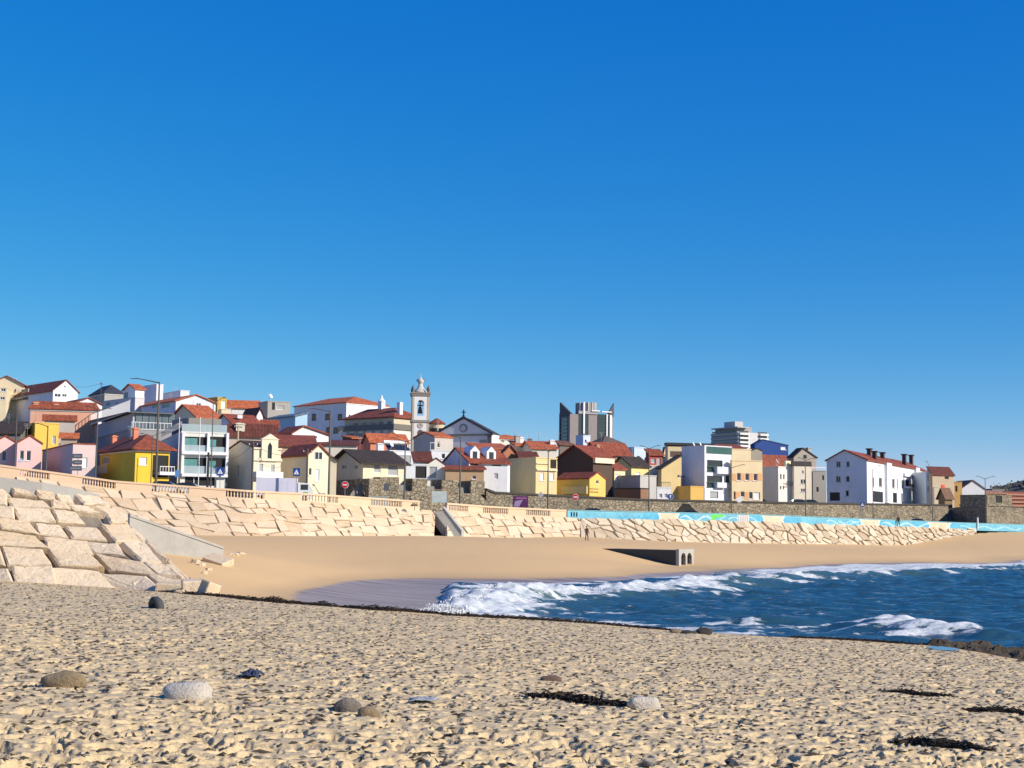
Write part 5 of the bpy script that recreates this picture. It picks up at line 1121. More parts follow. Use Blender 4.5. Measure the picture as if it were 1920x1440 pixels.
h = house(5,'white_hut','small white hut with green railing on the rampart',None,185,332,890,232,8,WHITE,'flat',None,[('R',205,955,240,1000,'y'),('R',262,955,300,1000,'y')]); railing(h,'R',190,830,325,888,.0,DGRN,'roof_railing',.3)
h = house(5,'grey_lean_house','grey low house with small square window beside the white hut',None,190,452,770,239,14,W_(206,196,176),'shed_front',745,[('R',405,750,440,785,'k')],BRN,dl=5)
h = house(5,'orange_panel_flats','cream flats with orange panels between white framed windows',988,992,1322,600,240,12,W_(250,226,180),'flat',None,[('R',1045,730,1087,812,'d'),('R',1135,735,1177,812,'d'),('R',1225,738,1267,815,'d'),('R',1085,930,1127,990,'d'),('R',1175,935,1217,1012,'d'),('R',1230,940,1297,1018,'s'),('R',1010,930,1032,1018,'b')],dl=10)
for a,b in ((1000,1043),(1090,1132),(1180,1222),(1270,1318)): fbox(h,'R',a,735,b,815,.0,.03,W_(246,186,130),'orange_panel')
for a,b in ((1035,1083),(1130,1172)): fbox(h,'R',a,935,b,1015,.0,.03,W_(246,186,130),'orange_panel')
h2 = house(5,'set_back_storey','set-back cream top storey with grey side above the orange panel flats',990,994,1200,478,246,12,W_(246,226,184),'flat',None,[],dl=9,zbase=None); fbox(h,'R',1000,560,1190,600,.0,.06,DARK,'roof_railing') if False else None
h = house(5,'grey_side_house','grey blank house side joined to the cream flats',None,1202,1320,495,249,10,W_(176,168,150),'gable_right',478,[],BRN,over=.05)
h = house(5,'red_roof_white_house','white house with red gabled roof in front of the blue building',1318,1340,1575,615,252,24,WHITE,'gable_left',545,[],RED)
h = house(5,'blue_building','deep blue building with stepped gable rising behind the flats',1192,1240,1600,430,275,14,BLUE,'gable_right',378,[('R',1520,440,1580,480,'s')],(40,60,110),over=.05,ridge=.25,cat='building')
h = house(5,'terracotta_strip_house','low terracotta roof strip below the distant apartment block',None,790,1125,465,262,8,OFF,'shed_front',425,[],RED,dl=6)
h = house(5,'narrow_white_house','narrow white house with lit facade and grey blank side, iron balconies',1322,1493,1642,668,246,40,W_(240,234,222),'flat',None,[('R',1512,740,1530,800),('R',1545,745,1562,800),('R',1510,870,1528,910),('R',1542,870,1558,910)]); fbox(h,'R',1570,600,1635,668,-.3,.1,W_(244,232,196),'parapet_turret')
railing(h,'R',1555,825,1640,862,.6,DARK,'balcony_railing',.3)
h = house(5,'grey_gable_house','grey gabled house with round attic window on the skyline',1600,1660,1905,560,258,24,W_(170,160,150),'gable_right',470,[('R',1765,535,1800,575,'k')],BRN,over=.2,ridge=.4,chim=[(0,455,.75,.4,.7,GREY)])
h = house(5,'cream_narrow_flats','cream narrow three-storey house with white paired windows and dark roof band',1640,1662,1852,655,247,14,W_(234,222,200),'flat',None,[('R',1735,800,1760,850),('R',1765,800,1785,850),('R',1738,900,1758,935),('R',1762,900,1782,935),('R',1745,705,1768,740,'y')],coping=DARK)
fbox(h,'R',1640,605,1850,655,-.4,.1,W_(70,66,62),'roof_band')
h = house(6,'grey_shadow_house','grey house in shade with white roof railing beside the long white house',98,110,222,565,252,20,W_(150,146,140),'flat',None,[('R',190,600,206,640,'k'),('R',140,700,160,740,'k')]); railing(h,'R',100,530,220,563,.0,FRAME,'roof_railing',.3)
# ---- long white house with chimneys
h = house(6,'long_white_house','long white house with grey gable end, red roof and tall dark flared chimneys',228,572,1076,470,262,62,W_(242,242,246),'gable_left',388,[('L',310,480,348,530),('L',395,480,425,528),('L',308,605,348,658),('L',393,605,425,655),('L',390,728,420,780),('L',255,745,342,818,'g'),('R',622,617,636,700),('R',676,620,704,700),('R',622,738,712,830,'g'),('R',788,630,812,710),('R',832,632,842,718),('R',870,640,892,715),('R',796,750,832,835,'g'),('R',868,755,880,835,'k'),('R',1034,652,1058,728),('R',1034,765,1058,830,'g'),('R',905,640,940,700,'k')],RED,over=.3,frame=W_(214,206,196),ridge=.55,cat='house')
DB=plain('dark_brick',(.06,.045,.04),.8); 
for px,fx,fy,yt in ((592,.02,.45,370),(636,.10,.18,392),(706,.28,.4,402),(893,.62,.15,418),(984,.78,.4,425)):
    lx,ly=h.Lr*fx,h.Ll*fy; q=None
    # slide along the ridge until the stack shows in its picture column
    for k in range(200):
        xx_=h.Lr*k/200; W=Matrix.Rotation(h.th,3,'Z')@Vector((xx_,ly,h.rid)); pp=proj((h.P.x+W.x,h.P.y+W.y,h.zb+h.rid))
        if pp[0]>=zx(6,px): break
    zt=h.w2l(zy(6,yt),xx_,ly); z0=h.H-1.5 if fy<.3 else h.H+.2
    MB().box(xx_-.5,xx_+.5,ly-.35,ly+.35,z0,zt-.35).add([(xx_-.5,ly-.35,zt-.35),(xx_+.5,ly-.35,zt-.35),(xx_+.5,ly+.35,zt-.35),(xx_-.5,ly+.35,zt-.35),(xx_-.85,ly-.6,zt),(xx_+.85,ly-.6,zt),(xx_+.85,ly+.6,zt),(xx_-.85,ly+.6,zt)],[(0,1,5,4),(1,2,6,5),(2,3,7,6),(3,0,4,7),(4,5,6,7)]).build('chimney',DB,h.roof)
for a,b,y in ((722,768,495),(975,1010,535)): fbox(h,'R',a,y,b,836,.0,.55,W_(244,244,246),'party_pier')
fbox(h,'R',895,700,975,716,.0,.8,WHITE,'balcony_slab'); railing(h,'R',898,672,972,700,.75,plain('red_rail',(.25,.05,.04),.6),'balcony_railing',.3); fbox(h,'R',880,590,975,615,.0,.5,WHITE,'balcony_hood')
h = house(6,'blue_trim_house','narrow white house with light blue window surrounds at the end of the long white house',None,1078,1158,575,286,4,W_(226,238,242),'flat',None,[('R',1090,600,1115,650,'w'),('R',1090,690,1115,740,'w')])
h = house(6,'cream_end_house','low cream end wall beside the fort lane',None,1150,1186,705,284,4,W_(240,226,196),'flat')
h = house(6,'red_roof_tan_house','tan house with large dark red roof behind the fort',1090,1135,1320,600,285,24,W_(196,176,150),'shed_front',530,[('R',1240,612,1275,632,'k')],DRED,over=.2)
fbox(h,'R',1212,680,1238,710,.0,.1,plain('red_sign',(.6,.05,.03),.6),'red_panel')
h = house(6,'small_tan_house','small tan tiled house tucked behind the fort corner',1185,1240,1305,780,279,36,W_(140,116,84),'gable_left',715,[],(120,90,70))
h = house(6,'ochre_chimney_house','narrow ochre house with roof clutter behind the fort',None,1322,1388,660,290,12,W_(190,150,90),'flat',None,[('R',1330,690,1350,740,'k')]); antenna(h,600,.5,.5)
h = house(6,'white_cottage','plain white gabled cottage seen over the fort',None,1385,1582,715,300,6,W_(226,228,232),'gable_right',648,[],(110,86,72),over=.2)
h = house(6,'tile_shed','low pinkish tiled shed behind the fort parapet',None,1600,1765,755,305,8,W_(222,196,170),'shed_front',735,[],(190,140,110),dl=5)
# ---- fort bastion
h = house(6,'fort_bastion','old stone fort bastion with dark shaded flank and gun embrasure',1372,1600,1815,765,272,40,RUB,'none',None,[('R',1676,770,1732,835,'k')],cat='fort',frame=DARK)
fbox(h,'R',1590,852,1822,866,.0,.25,RUB,'string_course'); fbox(h,'L',1372,848,1602,862,.0,.25,RUB,'string_course')
A=at(zx(6,1600),zy(6,868),259); B=at(zx(6,2150),zy(6,885),281); o=h.o
mb=MB(); IR=Matrix.Rotation(-h.th,3,'Z'); f=lambda P,z: tuple(IR@Vector((P.x-h.P.x,P.y-h.P.y,z-h.zb)))
D=Vector((1.5,4,0)); zA,zB=A.z,B.z; g=h.zb-1
mb.add([f(A,g),f(B,g),f(B,zB),f(A,zA),f(A+D,g),f(B+D,g),f(B+D,zB),f(A+D,zA)],[(0,1,2,3),(7,6,5,4),(3,2,6,7),(1,5,6,2),(0,3,7,4)]); mb.build('curtain_wall',RUB,o)
A2=at(zx(6,1215),zy(6,930),258); A1=at(zx(6,1340),zy(6,790),274)
mb=MB(); zt=at(zx(6,1372),zy(6,852),272).z; P0=at(zx(6,1225),zy(6,850),274); P1=at(zx(6,1600),zy(6,866),259)
mb.add([f(P0,g),f(P1,g),f(P1,zt),f(P0,zt-.8),f(P0+D,g),f(P1+D,g),f(P1+D,zt),f(P0+D,zt-.8)],[(0,1,2,3),(7,6,5,4),(3,2,6,7),(1,5,6,2),(0,3,7,4)])
mb.build('shaded_curtain',RUB,o)
# ---- far hill with wood and brick flats
hx=np.linspace(250,700,40); hy=np.linspace(760,1150,14); HX,HY=np.meshgrid(hx,hy); HZ=T(HX*.6,HY)*0+4+40*np.exp(-((HX-400)/110)**2-((HY-950)/160)**2)+4*vnoise(HX,HY,60,90)
WOODG=stonemat('hazed_wooded_hill',(.08,.075,.06),(.085,.08,.06),(.1,.09,.075),.05,True,.9)  # distance haze is mixed into this greyed colour
tag(link('hill',gridmesh('hill',HX,HY,HZ),None,WOODG),kind='structure')
V=[];Fc=[]
for i in range(420):
    x=random.uniform(300,560); y=random.uniform(820,960); z=4+40*math.exp(-((x-400)/110)**2-((y-950)/160)**2)+1; R=random.uniform(2.5,5)
    for k in range(34):
        d=Vector((random.gauss(0,1),random.gauss(0,1),random.gauss(0,.8))).normalized()*R*random.uniform(.5,1); c=Vector((x,y,z+R*.6))+d; a=Vector((random.gauss(0,1),random.gauss(0,1),random.gauss(0,1))).normalized(); b=a.orthogonal().normalized(); s=random.uniform(.5,1.2); n=len(V); V+=[c+a*s,c+b*s,c-a*s,c-b*s]; Fc.append((n,n+1,n+2,n+3))
tag(link('distant_wood',mesh('distant_wood',V,Fc),None,plain('hazed_foliage',(.085,.08,.062),.9)),'dark wood covering the distant hill','trees',kind='stuff')  # leaf colour lightened and greyed to paint in the haze
for px,py,Y,wd,lb in ((1898,930,560,26,'brick red distant flats with rows of balconies below the wooded hill'),(1868,925,600,16,'small grey distant flats below the wooded hill')):
    h=house(0,'distant_flats',lb,None,px-wd/2,px+wd,py-8,Y,14,W_(150,92,74) if wd>20 else W_(130,122,118),'flat',None,[],cat='building',dl=14)
    for k in range(4): fbox(h,'R',px-wd/2+1,py-4+k*7,px+wd-1,py-1+k*7,.0,.5,W_(196,140,116) if wd>20 else W_(160,156,150),'balcony_band')
ra = random.Random(5)
for h in USED:                           # roof antennas and dishes
    if h.Lr < 3 or h.Ll < 3 or h.P.y > 400 or h.kind == 'none' or 'chapel' in h.o.name or ra.random() < .52: continue
    fx, fy = ra.uniform(.3,.7), ra.uniform(.3,.7); lx, ly = h.Lr*fx, h.Ll*fy; zt = (h.rid or h.H)+ra.uniform(1.0,2.2); mb = MB(); mb.tube([(lx,ly,h.H),(lx,ly,zt)], .03, 5)
    for i, q in enumerate((.1,.3,.5,.7)): w = .5-.08*i; mb.tube([(lx-w,ly-.1,zt-q),(lx+w,ly+.1,zt-q)], .015, 4)
    mb.build('antenna', STEEL, h.o)
    if ra.random() < .5 and h.kind == 'flat': dish(h, 0, (proj((h.P.x, h.P.y, h.P.z+1.0))[1]-ZM[h.z][1])*ZM[h.z][2], .25, .3)
# ------------------------------------------------------------------ street lamps
POLE=plain('lamp_post_grey',(.10,.095,.09),.55,.3)
def lamp(label,px,ytop,Y,arms,r=.085,lift=.25):
    P=at(px,ytop,Y); zb=T1(P.x,Y)-.05; H=P.z-zb; o=empty('street_lamp',(P.x,Y,zb),0,label,'street lamp','street lamps of the promenade')
    MB().tube([(0,0,0),(0,0,.12)],r*2.2,8).build('base_plate',POLE,o); MB().tube([(0,0,.1),(0,0,H*.35),(0,0,H)],[r*1.25,r*1.1,r*.72],8).build('pole',POLE,o)
    for dx,dy in arms:
        ex=dx*Y/2660; ez=-dy*Y/2660; a=MB().tube([(0,0,H-.12),(ex*.45,0,H-.12+(ez+.12)*.62),(ex*.8,0,H+ez)],[r*.6,r*.5,r*.4],6).build('arm',POLE,o); s=1 if ex>0 else -1
        x0,x1=ex*.74,ex*1.02; q=abs(x1-x0)
        MB().add([(x0,-.09,H+ez-.05),(x1,-.13,H+ez-.07),(x1,.13,H+ez-.07),(x0,.09,H+ez-.05),(x0,-.07,H+ez+.06),(x1,-.06,H+ez-.01),(x1,.06,H+ez-.01),(x0,.07,H+ez+.06)],[(3,2,1,0),(4,5,6,7),(0,1,5,4),(1,2,6,5),(2,3,7,6),(3,0,4,7)]).build('lamp_head',POLE,a)
def dpp(px): return DP.px(px)
lamp('short grey street lamp in front of the pink gabled house with paired windows',32,775,dpp(32)+6,[(-17,-4)])
lamp('single-arm street lamp in front of the yellow block',90,798,dpp(90)+5,[(-24,-4)])
lamp('two-armed street lamp beside the annex and the arrow signposts',184,767,dpp(184)+4,[(-24,-6),(24,-2)])
lamp('tallest street lamp with one long arm, in front of the yellow villa',299,716,dpp(299)+2,[(-54,-6)],.12)
lamp('slim two-armed street lamp beside the porch of the yellow villa',286,816,dpp(286)+14,[(-24,-3),(24,-6)],.06)
lamp('slim two-armed street lamp in front of the modern balcony flats',400,755,dpp(400)+8,[(-20,-8),(24,-10)],.07)
lamp('tall single-arm street lamp beside the black-roofed chalet',620,770,dpp(620)+2,[(-41,-4)],.11)
lamp('two-armed street lamp below the church in front of the white garage',760,827,dpp(760)+4,[(-29,-6),(29,-6)],.09)
lamp('single-arm street lamp in front of the chapel and the rampart',864,819,dpp(864)+2,[(-19,-1)],.1)
lamp('two-armed street lamp in front of the tall cream block',1028,846,dpp(1028)+3,[(-9,-8),(21,-7)],.09)
lamp('two-armed street lamp where the mural wall shows its first peach patch',1217,840,dpp(1217)+3,[(-17,-4),(21,-5)],.08)
lamp('two-armed street lamp in front of the green-windowed flats',1371,876,dpp(1371)+3,[(-16,-4),(26,-5)],.08)
lamp('two-armed street lamp in front of the cream narrow house and parked cars',1510,862,dpp(1510)+3,[(-14,-4),(18,-3)],.08)
lamp('thin street lamp with short arm in front of the long white house',1636,880,dpp(1636)+3,[(16,-8)],.06)
lamp('street lamp with raised short arm by the blue-trimmed end house',1747,884,dpp(1747)+3,[(-11,-19)],.07)
lamp('two-armed street lamp in front of the stone fort',1847,897,dpp(1847)+3,[(-17,-4),(18,-4)],.08)
def pole(name,label,px,ytop,Y,r,m,extra=None,cat='pole'):
    P=at(px,ytop,Y); zb=T1(P.x,Y)-.05; H=P.z-zb; o=empty(name,(P.x,Y,zb),0,label,cat); MB().tube([(0,0,0),(0,0,H)],[r*1.15,r*.85],8).build('post',m,o)
    if extra: extra(o,H)
    return o
WOOD=plain('weathered_wood',(.10,.08,.06),.9)
def cross(o,H): MB().box(-.6,.6,-.05,.05,H-.5,H-.38).build('crossarm',WOOD,o); [MB().lathe([(.05,H-.38),(.06,H-.3),(.03,H-.22)],6,x,0).build('insulator',FRAME,o) for x in (-.5,0,.5)]
pole('utility_pole','dark wooden utility pole at the corner of the ornate cream house',475,828,177,.12,WOOD,cross); pole('utility_pole','dark wooden utility pole before the arched cream gable',577,841,178.5,.12,WOOD,cross)
pole('utility_pole','pale wooden utility pole rising above the dark tile roofs',447,795,201,.13,plain('pale_wood',(.42,.36,.28),.9),cross); pole('utility_pole','thin wire mast on the skyline by the slate roof house',190,716,300,.08,WOOD,cross)
pole('flag_pole','thin white pole in front of the blank side of the modern flats',337,782,171,.05,FRAME,None); pole('flag_pole','thin white pole before the balconies of the modern flats',376,782,171,.05,FRAME,None); pole('utility_pole','thick short dark post before the modern flats',391,848,170,.14,DARK,cross)
# wires
def wire(label,A,B,sag=.8):
    pts=[A.lerp(B,t/12)-Vector((0,0,sag*4*(t/12)*(1-t/12))) for t in range(13)]; o=MB().tube(pts,.022,5).build('overhead_wire',DARK); tag(o,label,'wire')
wire('overhead wire sagging from the flats to the ornate cream house pole',at(391,850,170),at(475,832,177),1.3); wire('overhead wire between the two dark wooden poles',at(475,832,177),at(577,845,178.5),1.0); wire('thin wire across the sky above the white barn',at(140,725,300),at(190,718,300),.4)
# ------------------------------------------------------------------ signs
BLU=plain('sign_blue',(.01,.06,.28),.45); SW=plain('sign_white',(.75,.76,.78),.5); REDS=plain('sign_red',(.55,.015,.02),.45); SG=plain('sign_grey',(.10,.11,.13),.5)
def sign(name,label,px,py,Y,fn,extra=.3):
    P=at(px,py,Y); zb=T1(P.x,Y)-.03; o=empty(name,(P.x,Y,zb),0,label,'sign'); H=P.z-zb; MB().tube([(0,.05,0),(0,.05,H+extra)],.035,6).build('post',STEEL,o); fn(o,H); return o
def ped(o,H,s=.42):
    b=MB().box(-s,s,-.02,.01,H-s*1.12,H+s*1.12).build('panel',BLU,o); MB().add([(-s*.75,-.03,H-s*.65),(s*.75,-.03,H-s*.65),(0,-.03,H+s*.75),(-s*.75,-.021,H-s*.65),(s*.75,-.021,H-s*.65),(0,-.021,H+s*.75)],[(0,1,2),(5,4,3),(0,3,4,1),(1,4,5,2),(2,5,3,0)]).build('triangle',SW,o)
    m=MB(); z=H-s*.6; k=s*.55; m.box(-.04*k*2,.04*k*2,-.036,-.031,z+.5*k,z+1.05*k); m.lathe([(.001,0),(.001,0)],3) if False else None
    m.add([(-.1*k,-.034,z+1.1*k),(.1*k,-.034,z+1.1*k),(.1*k,-.034,z+1.35*k),(-.1*k,-.034,z+1.35*k)],[(0,1,2,3)])
    m.add([(-.06*k,-.034,z+.55*k),(-.4*k,-.034,z),(-.25*k,-.034,z),(.06*k,-.034,z+.55*k)],[(0,1,2,3)]); m.add([(-.02*k,-.034,z+.55*k),(.3*k,-.034,z),(.44*k,-.034,z),(.1*k,-.034,z+.55*k)],[(0,1,2,3)])
    m.build('walking_figure',DARK,o)
def disc(o,H,r,m,name,y=0.0,n=20):
    V=[(r*math.cos(6.283*j/n),y-.02,H+r*math.sin(6.283*j/n)) for j in range(n)]; V+=[(a,y+.01,c) for a,b,c in V]; return MB().add(V,[tuple(range(n)),tuple(range(n,2*n))[::-1]]+[(j,(j+1)%n,n+(j+1)%n,n+j) for j in range(n)]).build(name,m,o)
def noentry(o,H): disc(o,H,.42,SW,'rim'); disc(o,H,.38,REDS,'disc',-.02); MB().box(-.27,.27,-.055,-.041,H-.07,H+.07).build('white_bar',SW,o)
def blueround(o,H):
    disc(o,H,.42,SW,'rim'); disc(o,H,.39,BLU,'disc',-.02); MB().add([(-.06,-.05,H-.25),(.06,-.05,H-.25),(.06,-.05,H+.05),(.18,-.05,H+.05),(0,-.05,H+.27),(-.18,-.05,H+.05),(-.06,-.05,H+.05)],[(0,1,2,6),(3,4,5),(2,3,5,6)]).build('arrow',SW,o)
sign('crossing_sign','blue square pedestrian crossing sign before the modern flats',413,884,163,ped); sign('crossing_sign','blue square pedestrian crossing sign above the box truck',556,885,167,ped)
sign('no_entry_sign','red round no-entry sign in front of the shaded rampart end',647,909,170,noentry); sign('no_entry_sign','red round no-entry sign in front of the long rubble wall',1079,932,192,noentry)
sign('round_sign','blue round arrow sign by the white hut above the rampart',1257,931,203,blueround); sign('crossing_sign','small blue square sign before the rampart under the long white house',1617,946,229,lambda o,H: ped(o,H,.32)); 
sign('round_sign','white round sign back above the rampart by the orange panel flats',1386,937,208,lambda o,H: (disc(o,H,.42,SW,'disc')))
sign('grey_sign','grey sign panel back on the promenade before the crenels',725,913,178,lambda o,H: MB().box(-.3,.3,-.02,.02,H-.45,H+.45).build('panel',SG,o)); sign('grey_sign','grey diamond sign back beside the purple billboard',1014,928,187,lambda o,H: MB().add([(-.4,-.02,H),(0,-.02,H-.45),(.4,-.02,H),(0,-.02,H+.45),(-.4,.02,H),(0,.02,H-.45),(.4,.02,H),(0,.02,H+.45)],[(0,1,2,3),(7,6,5,4),(0,4,5,1),(1,5,6,2),(2,6,7,3),(3,7,4,0)]).build('panel',plain('sign_back',(.35,.36,.37),.5),o))
sign('round_sign','small blue parking sign on the white pole before the flats',332,888,169,lambda o,H: MB().box(-.25,.25,-.03,.02,H-.4,H+.4).build('panel',plain('light_blue',(.12,.3,.6),.5),o))
def arrows(o,H):
    for dz,w in ((.75,.85),(0,.75),(-.7,1.2)):
        MB().prism([(-w,H+dz),(-w+.25,H+dz-.27),(.5,H+dz-.27),(.5,H+dz+.27),(-w+.25,H+dz+.27)],1,-.03,.03).build('arrow_board',SG,o); MB().box(-w+.35,.35,-.036,-.031,H+dz-.06,H+dz+.06).build('lettering',plain('faded_lettering',(.3,.32,.36),.6),o)
sign('direction_sign','stack of three dark pointed direction boards beside the annex',146,867,168,arrows,.9)
def bill(o,H): MB().box(-1.0,1.0,-.05,.05,H-.75,H+.75).build('board',plain('purple_board',(.09,.02,.10),.5),o); MB().add([(-.9,-.06,H-.6),(-.2,-.06,H-.65),(.3,-.06,H+.3),(-.7,-.06,H+.1)],[(0,1,2,3)]).build('printed_picture',plain('pale_violet',(.35,.25,.4),.6),o); MB().box(-.6,.8,-.062,-.052,H+.42,H+.55).build('lettering',plain('pink_print',(.4,.15,.35),.6),o)
sign('billboard','purple poster billboard in front of the rubble wall',976,941,186,bill,.9)
def info(o,H):
    fr=plain('light_wood',(.38,.28,.16),.7)
    for x in (-1.05,1.05): MB().box(x-.07,x+.07,-.07,.07,0,H+.85).build('leg',fr,o)
    MB().box(-1.2,1.2,-.12,.12,H+.85,H+.95).build('top_board',fr,o); MB().box(-.95,.95,-.04,.04,H-.7,H+.75).build('panel',plain('map_panel',(.50,.55,.52),.4,0,.35,1.5),o)
sign('info_board','wood-framed information panel before the rubble rampart',824,932,179,info,-.2)
# ------------------------------------------------------------------ vehicles
TYRE=plain('tyre_rubber',(.02,.02,.02),.9); RIMM=plain('wheel_rim',(.4,.4,.42),.35,.8); CGL=glassmat('car_glass',(.02,.025,.03),.06)
def car(label,px,Y,rz,c,base='road'):
    P=at(px,930,Y); z=T1(P.x,Y); o=empty('parked_car',(P.x,Y,z),rz,label,'car','cars parked along the promenade and rampart'); m=plain('car_paint_%d_%d'%(int(c[0]*99),int(c[2]*99)),c,.25,.1,.04)
    L=[(-2.1,.35),(-2.15,.7),(-1.95,.88),(1.0,.92),(1.95,.78),(2.1,.55),(2.05,.3)]; wd=.86
    MB().prism(L,1,-wd,wd).build('body',m,o)
    cb=[(-1.9,.87),(-1.45,1.38),(-.9,1.47),(.2,1.45),(1.05,.91)]; n=5; V=[(x,-wd*(.98 if i in (0,4) else .78),z_) for i,(x,z_) in enumerate(cb)]+[(x,wd*(.98 if i in (0,4) else .78),z_) for i,(x,z_) in enumerate(cb)]
    MB().add(V,[(0,1,6,5),(3,4,9,8),(0,4,3,2,1),(5,6,7,8,9)]).build('glasshouse',CGL,o); MB().add([(x,y*1.01,z_+.012) for x,y,z_ in (V[1],V[2],V[3],V[6],V[7],V[8])],[(0,1,4,3),(1,2,5,4)]).build('roof',m,o)
    for x in (-1.3,1.3):
        for y in (-.8,.8):
            t=MB(); pts=[(.31,-.1),(.33,-.06),(.33,.06),(.31,.1)]; t.lathe(pts,14); w=t.build('wheel',TYRE,o); w.rotation_euler=(math.pi/2,0,0); w.location=(x,y,.33); MB().lathe([(.2,-.11),(.2,.11)],12).build('rim',RIMM,w)
    for y in (-.6,.6): MB().box(1.93,2.09,y-.18,y+.18,.55,.72).build('headlight',FRAME,o); MB().box(-2.16,-2.05,y-.16,y+.16,.6,.78).build('tail_light',REDS,o)
    return o
car('white car parked in front of the yellow villa',314,160.6,.05,(.75,.76,.77)); car('silver hatchback parked in front of the modern flats',358,161,.05,(.55,.57,.58)); car('dark car parked by the long rubble wall before the mural wall begins',1118,199,.05,(.03,.03,.035)); car('blue car on the road behind the mural wall peach patch',1300,208,.05,(.03,.07,.15)); car('white car on the road below the long white house',1722,245,.1,(.7,.72,.74))
car('silver car parked on the rampart top in front of the cream narrow house',1500,243,.25,(.5,.52,.54)); car('black car parked on the rampart top beside the silver car',1522,247,.2,(.02,.02,.025)); car('dark red car at the edge of the pink house row',2,178,.1,(.05,.03,.035)); car('white car parked by the orange panel flats on the rampart',1428,242,.1,(.72,.73,.74))
P=at(480,915,171); z=T1(P.x,171); o=empty('box_truck',(P.x,171,z),.12,'white box truck with lavender shaded cargo box and green marked cab','truck'); M_=W_(226,224,240); CW=plain('truck_white',(.72,.74,.74),.35)  # lavender of the shaded side is put into the cargo box colour
MB().box(0,4.9,-.1,2.0,.75,2.85).build('cargo_box',M_,o); MB().box(3.7,4.4,-.115,-.1,.9,2.5).build('side_door',M_,o); MB().prism([(5.0,.45),(6.75,.45),(6.8,1.2),(6.25,2.25),(5.0,2.35)],1,0,1.9).build('cab',CW,o); MB().prism([(6.72,1.32),(6.27,2.15),(6.30,2.15),(6.78,1.32)],1,.12,1.78).build('windscreen',CGL,o)
MB().box(5.3,6.2,-.012,-.001,1.45,2.1).build('side_window',CGL,o); MB().box(5.6,6.2,-.015,-.002,.9,1.2).build('green_mark',plain('green_mark',(.08,.4,.12),.5),o); MB().box(0,6.7,.3,1.6,.5,.75).build('chassis',DARK,o)
for x in (1.0,5.8):
    for y in (.12,1.75): w=MB().lathe([(.38,-.12),(.4,-.06),(.4,.06),(.38,.12)],14).build('wheel',TYRE,o); w.rotation_euler=(math.pi/2,0,0); w.location=(x,y,.4); MB().lathe([(.22,-.13),(.22,.13)],10).build('rim',RIMM,w)
P=at(850,938,180); tag(MB().box(-.5,.5,-.4,.4,0,1.0).box(-.55,.55,-.45,.45,1.0,1.1).build('utility_cabinet',SW),'small white utility cabinet beside the information panel','cabinet').location=(P.x,180,T1(P.x,180))
P=at(710,925,176); o=empty('recycling_bin',(P.x,176,T1(P.x,176)),.1,'pale grey recycling container behind the parapet by the crenels','bin'); MB().prism([(-1.2,.1),(1.2,.1),(1.3,1.1),(-1.3,1.1)],1,-.5,.5).build('tub',plain('bin_grey',(.42,.45,.44),.6),o); MB().prism([(-1.3,1.1),(1.3,1.1),(1.1,1.35),(-1.1,1.35)],1,-.55,.55).build('lid',plain('bin_lid',(.3,.34,.33),.6),o)
P=at(1289,955,211); o=empty('stone_ramp_stair',(P.x,213,T1(P.x,208)),0,'dark shaded ramp niche against the long rubble wall','niche'); MB().prism([(-2.6,0),(2.6,0),(.5,2.4),(-.4,2.4)],1,-.8,.8).build('ramp_wedge',plain('shaded_niche_stone',(.05,.045,.04),.95),o); MB().box(-.45,.55,-.9,.9,2.4,2.55).build('cap_stone',RUB,o)  # near-black wedge colour stands in for the shade of the niche
P=at(1833,972,250); tag(MB().lathe([(.14,0),(.14,1.9),(.10,2.0),(.02,2.05)],10).build('white_bollard',SW),'white marker post in front of the shaded fort wall','post').location=(P.x,250,T1(P.x,250))
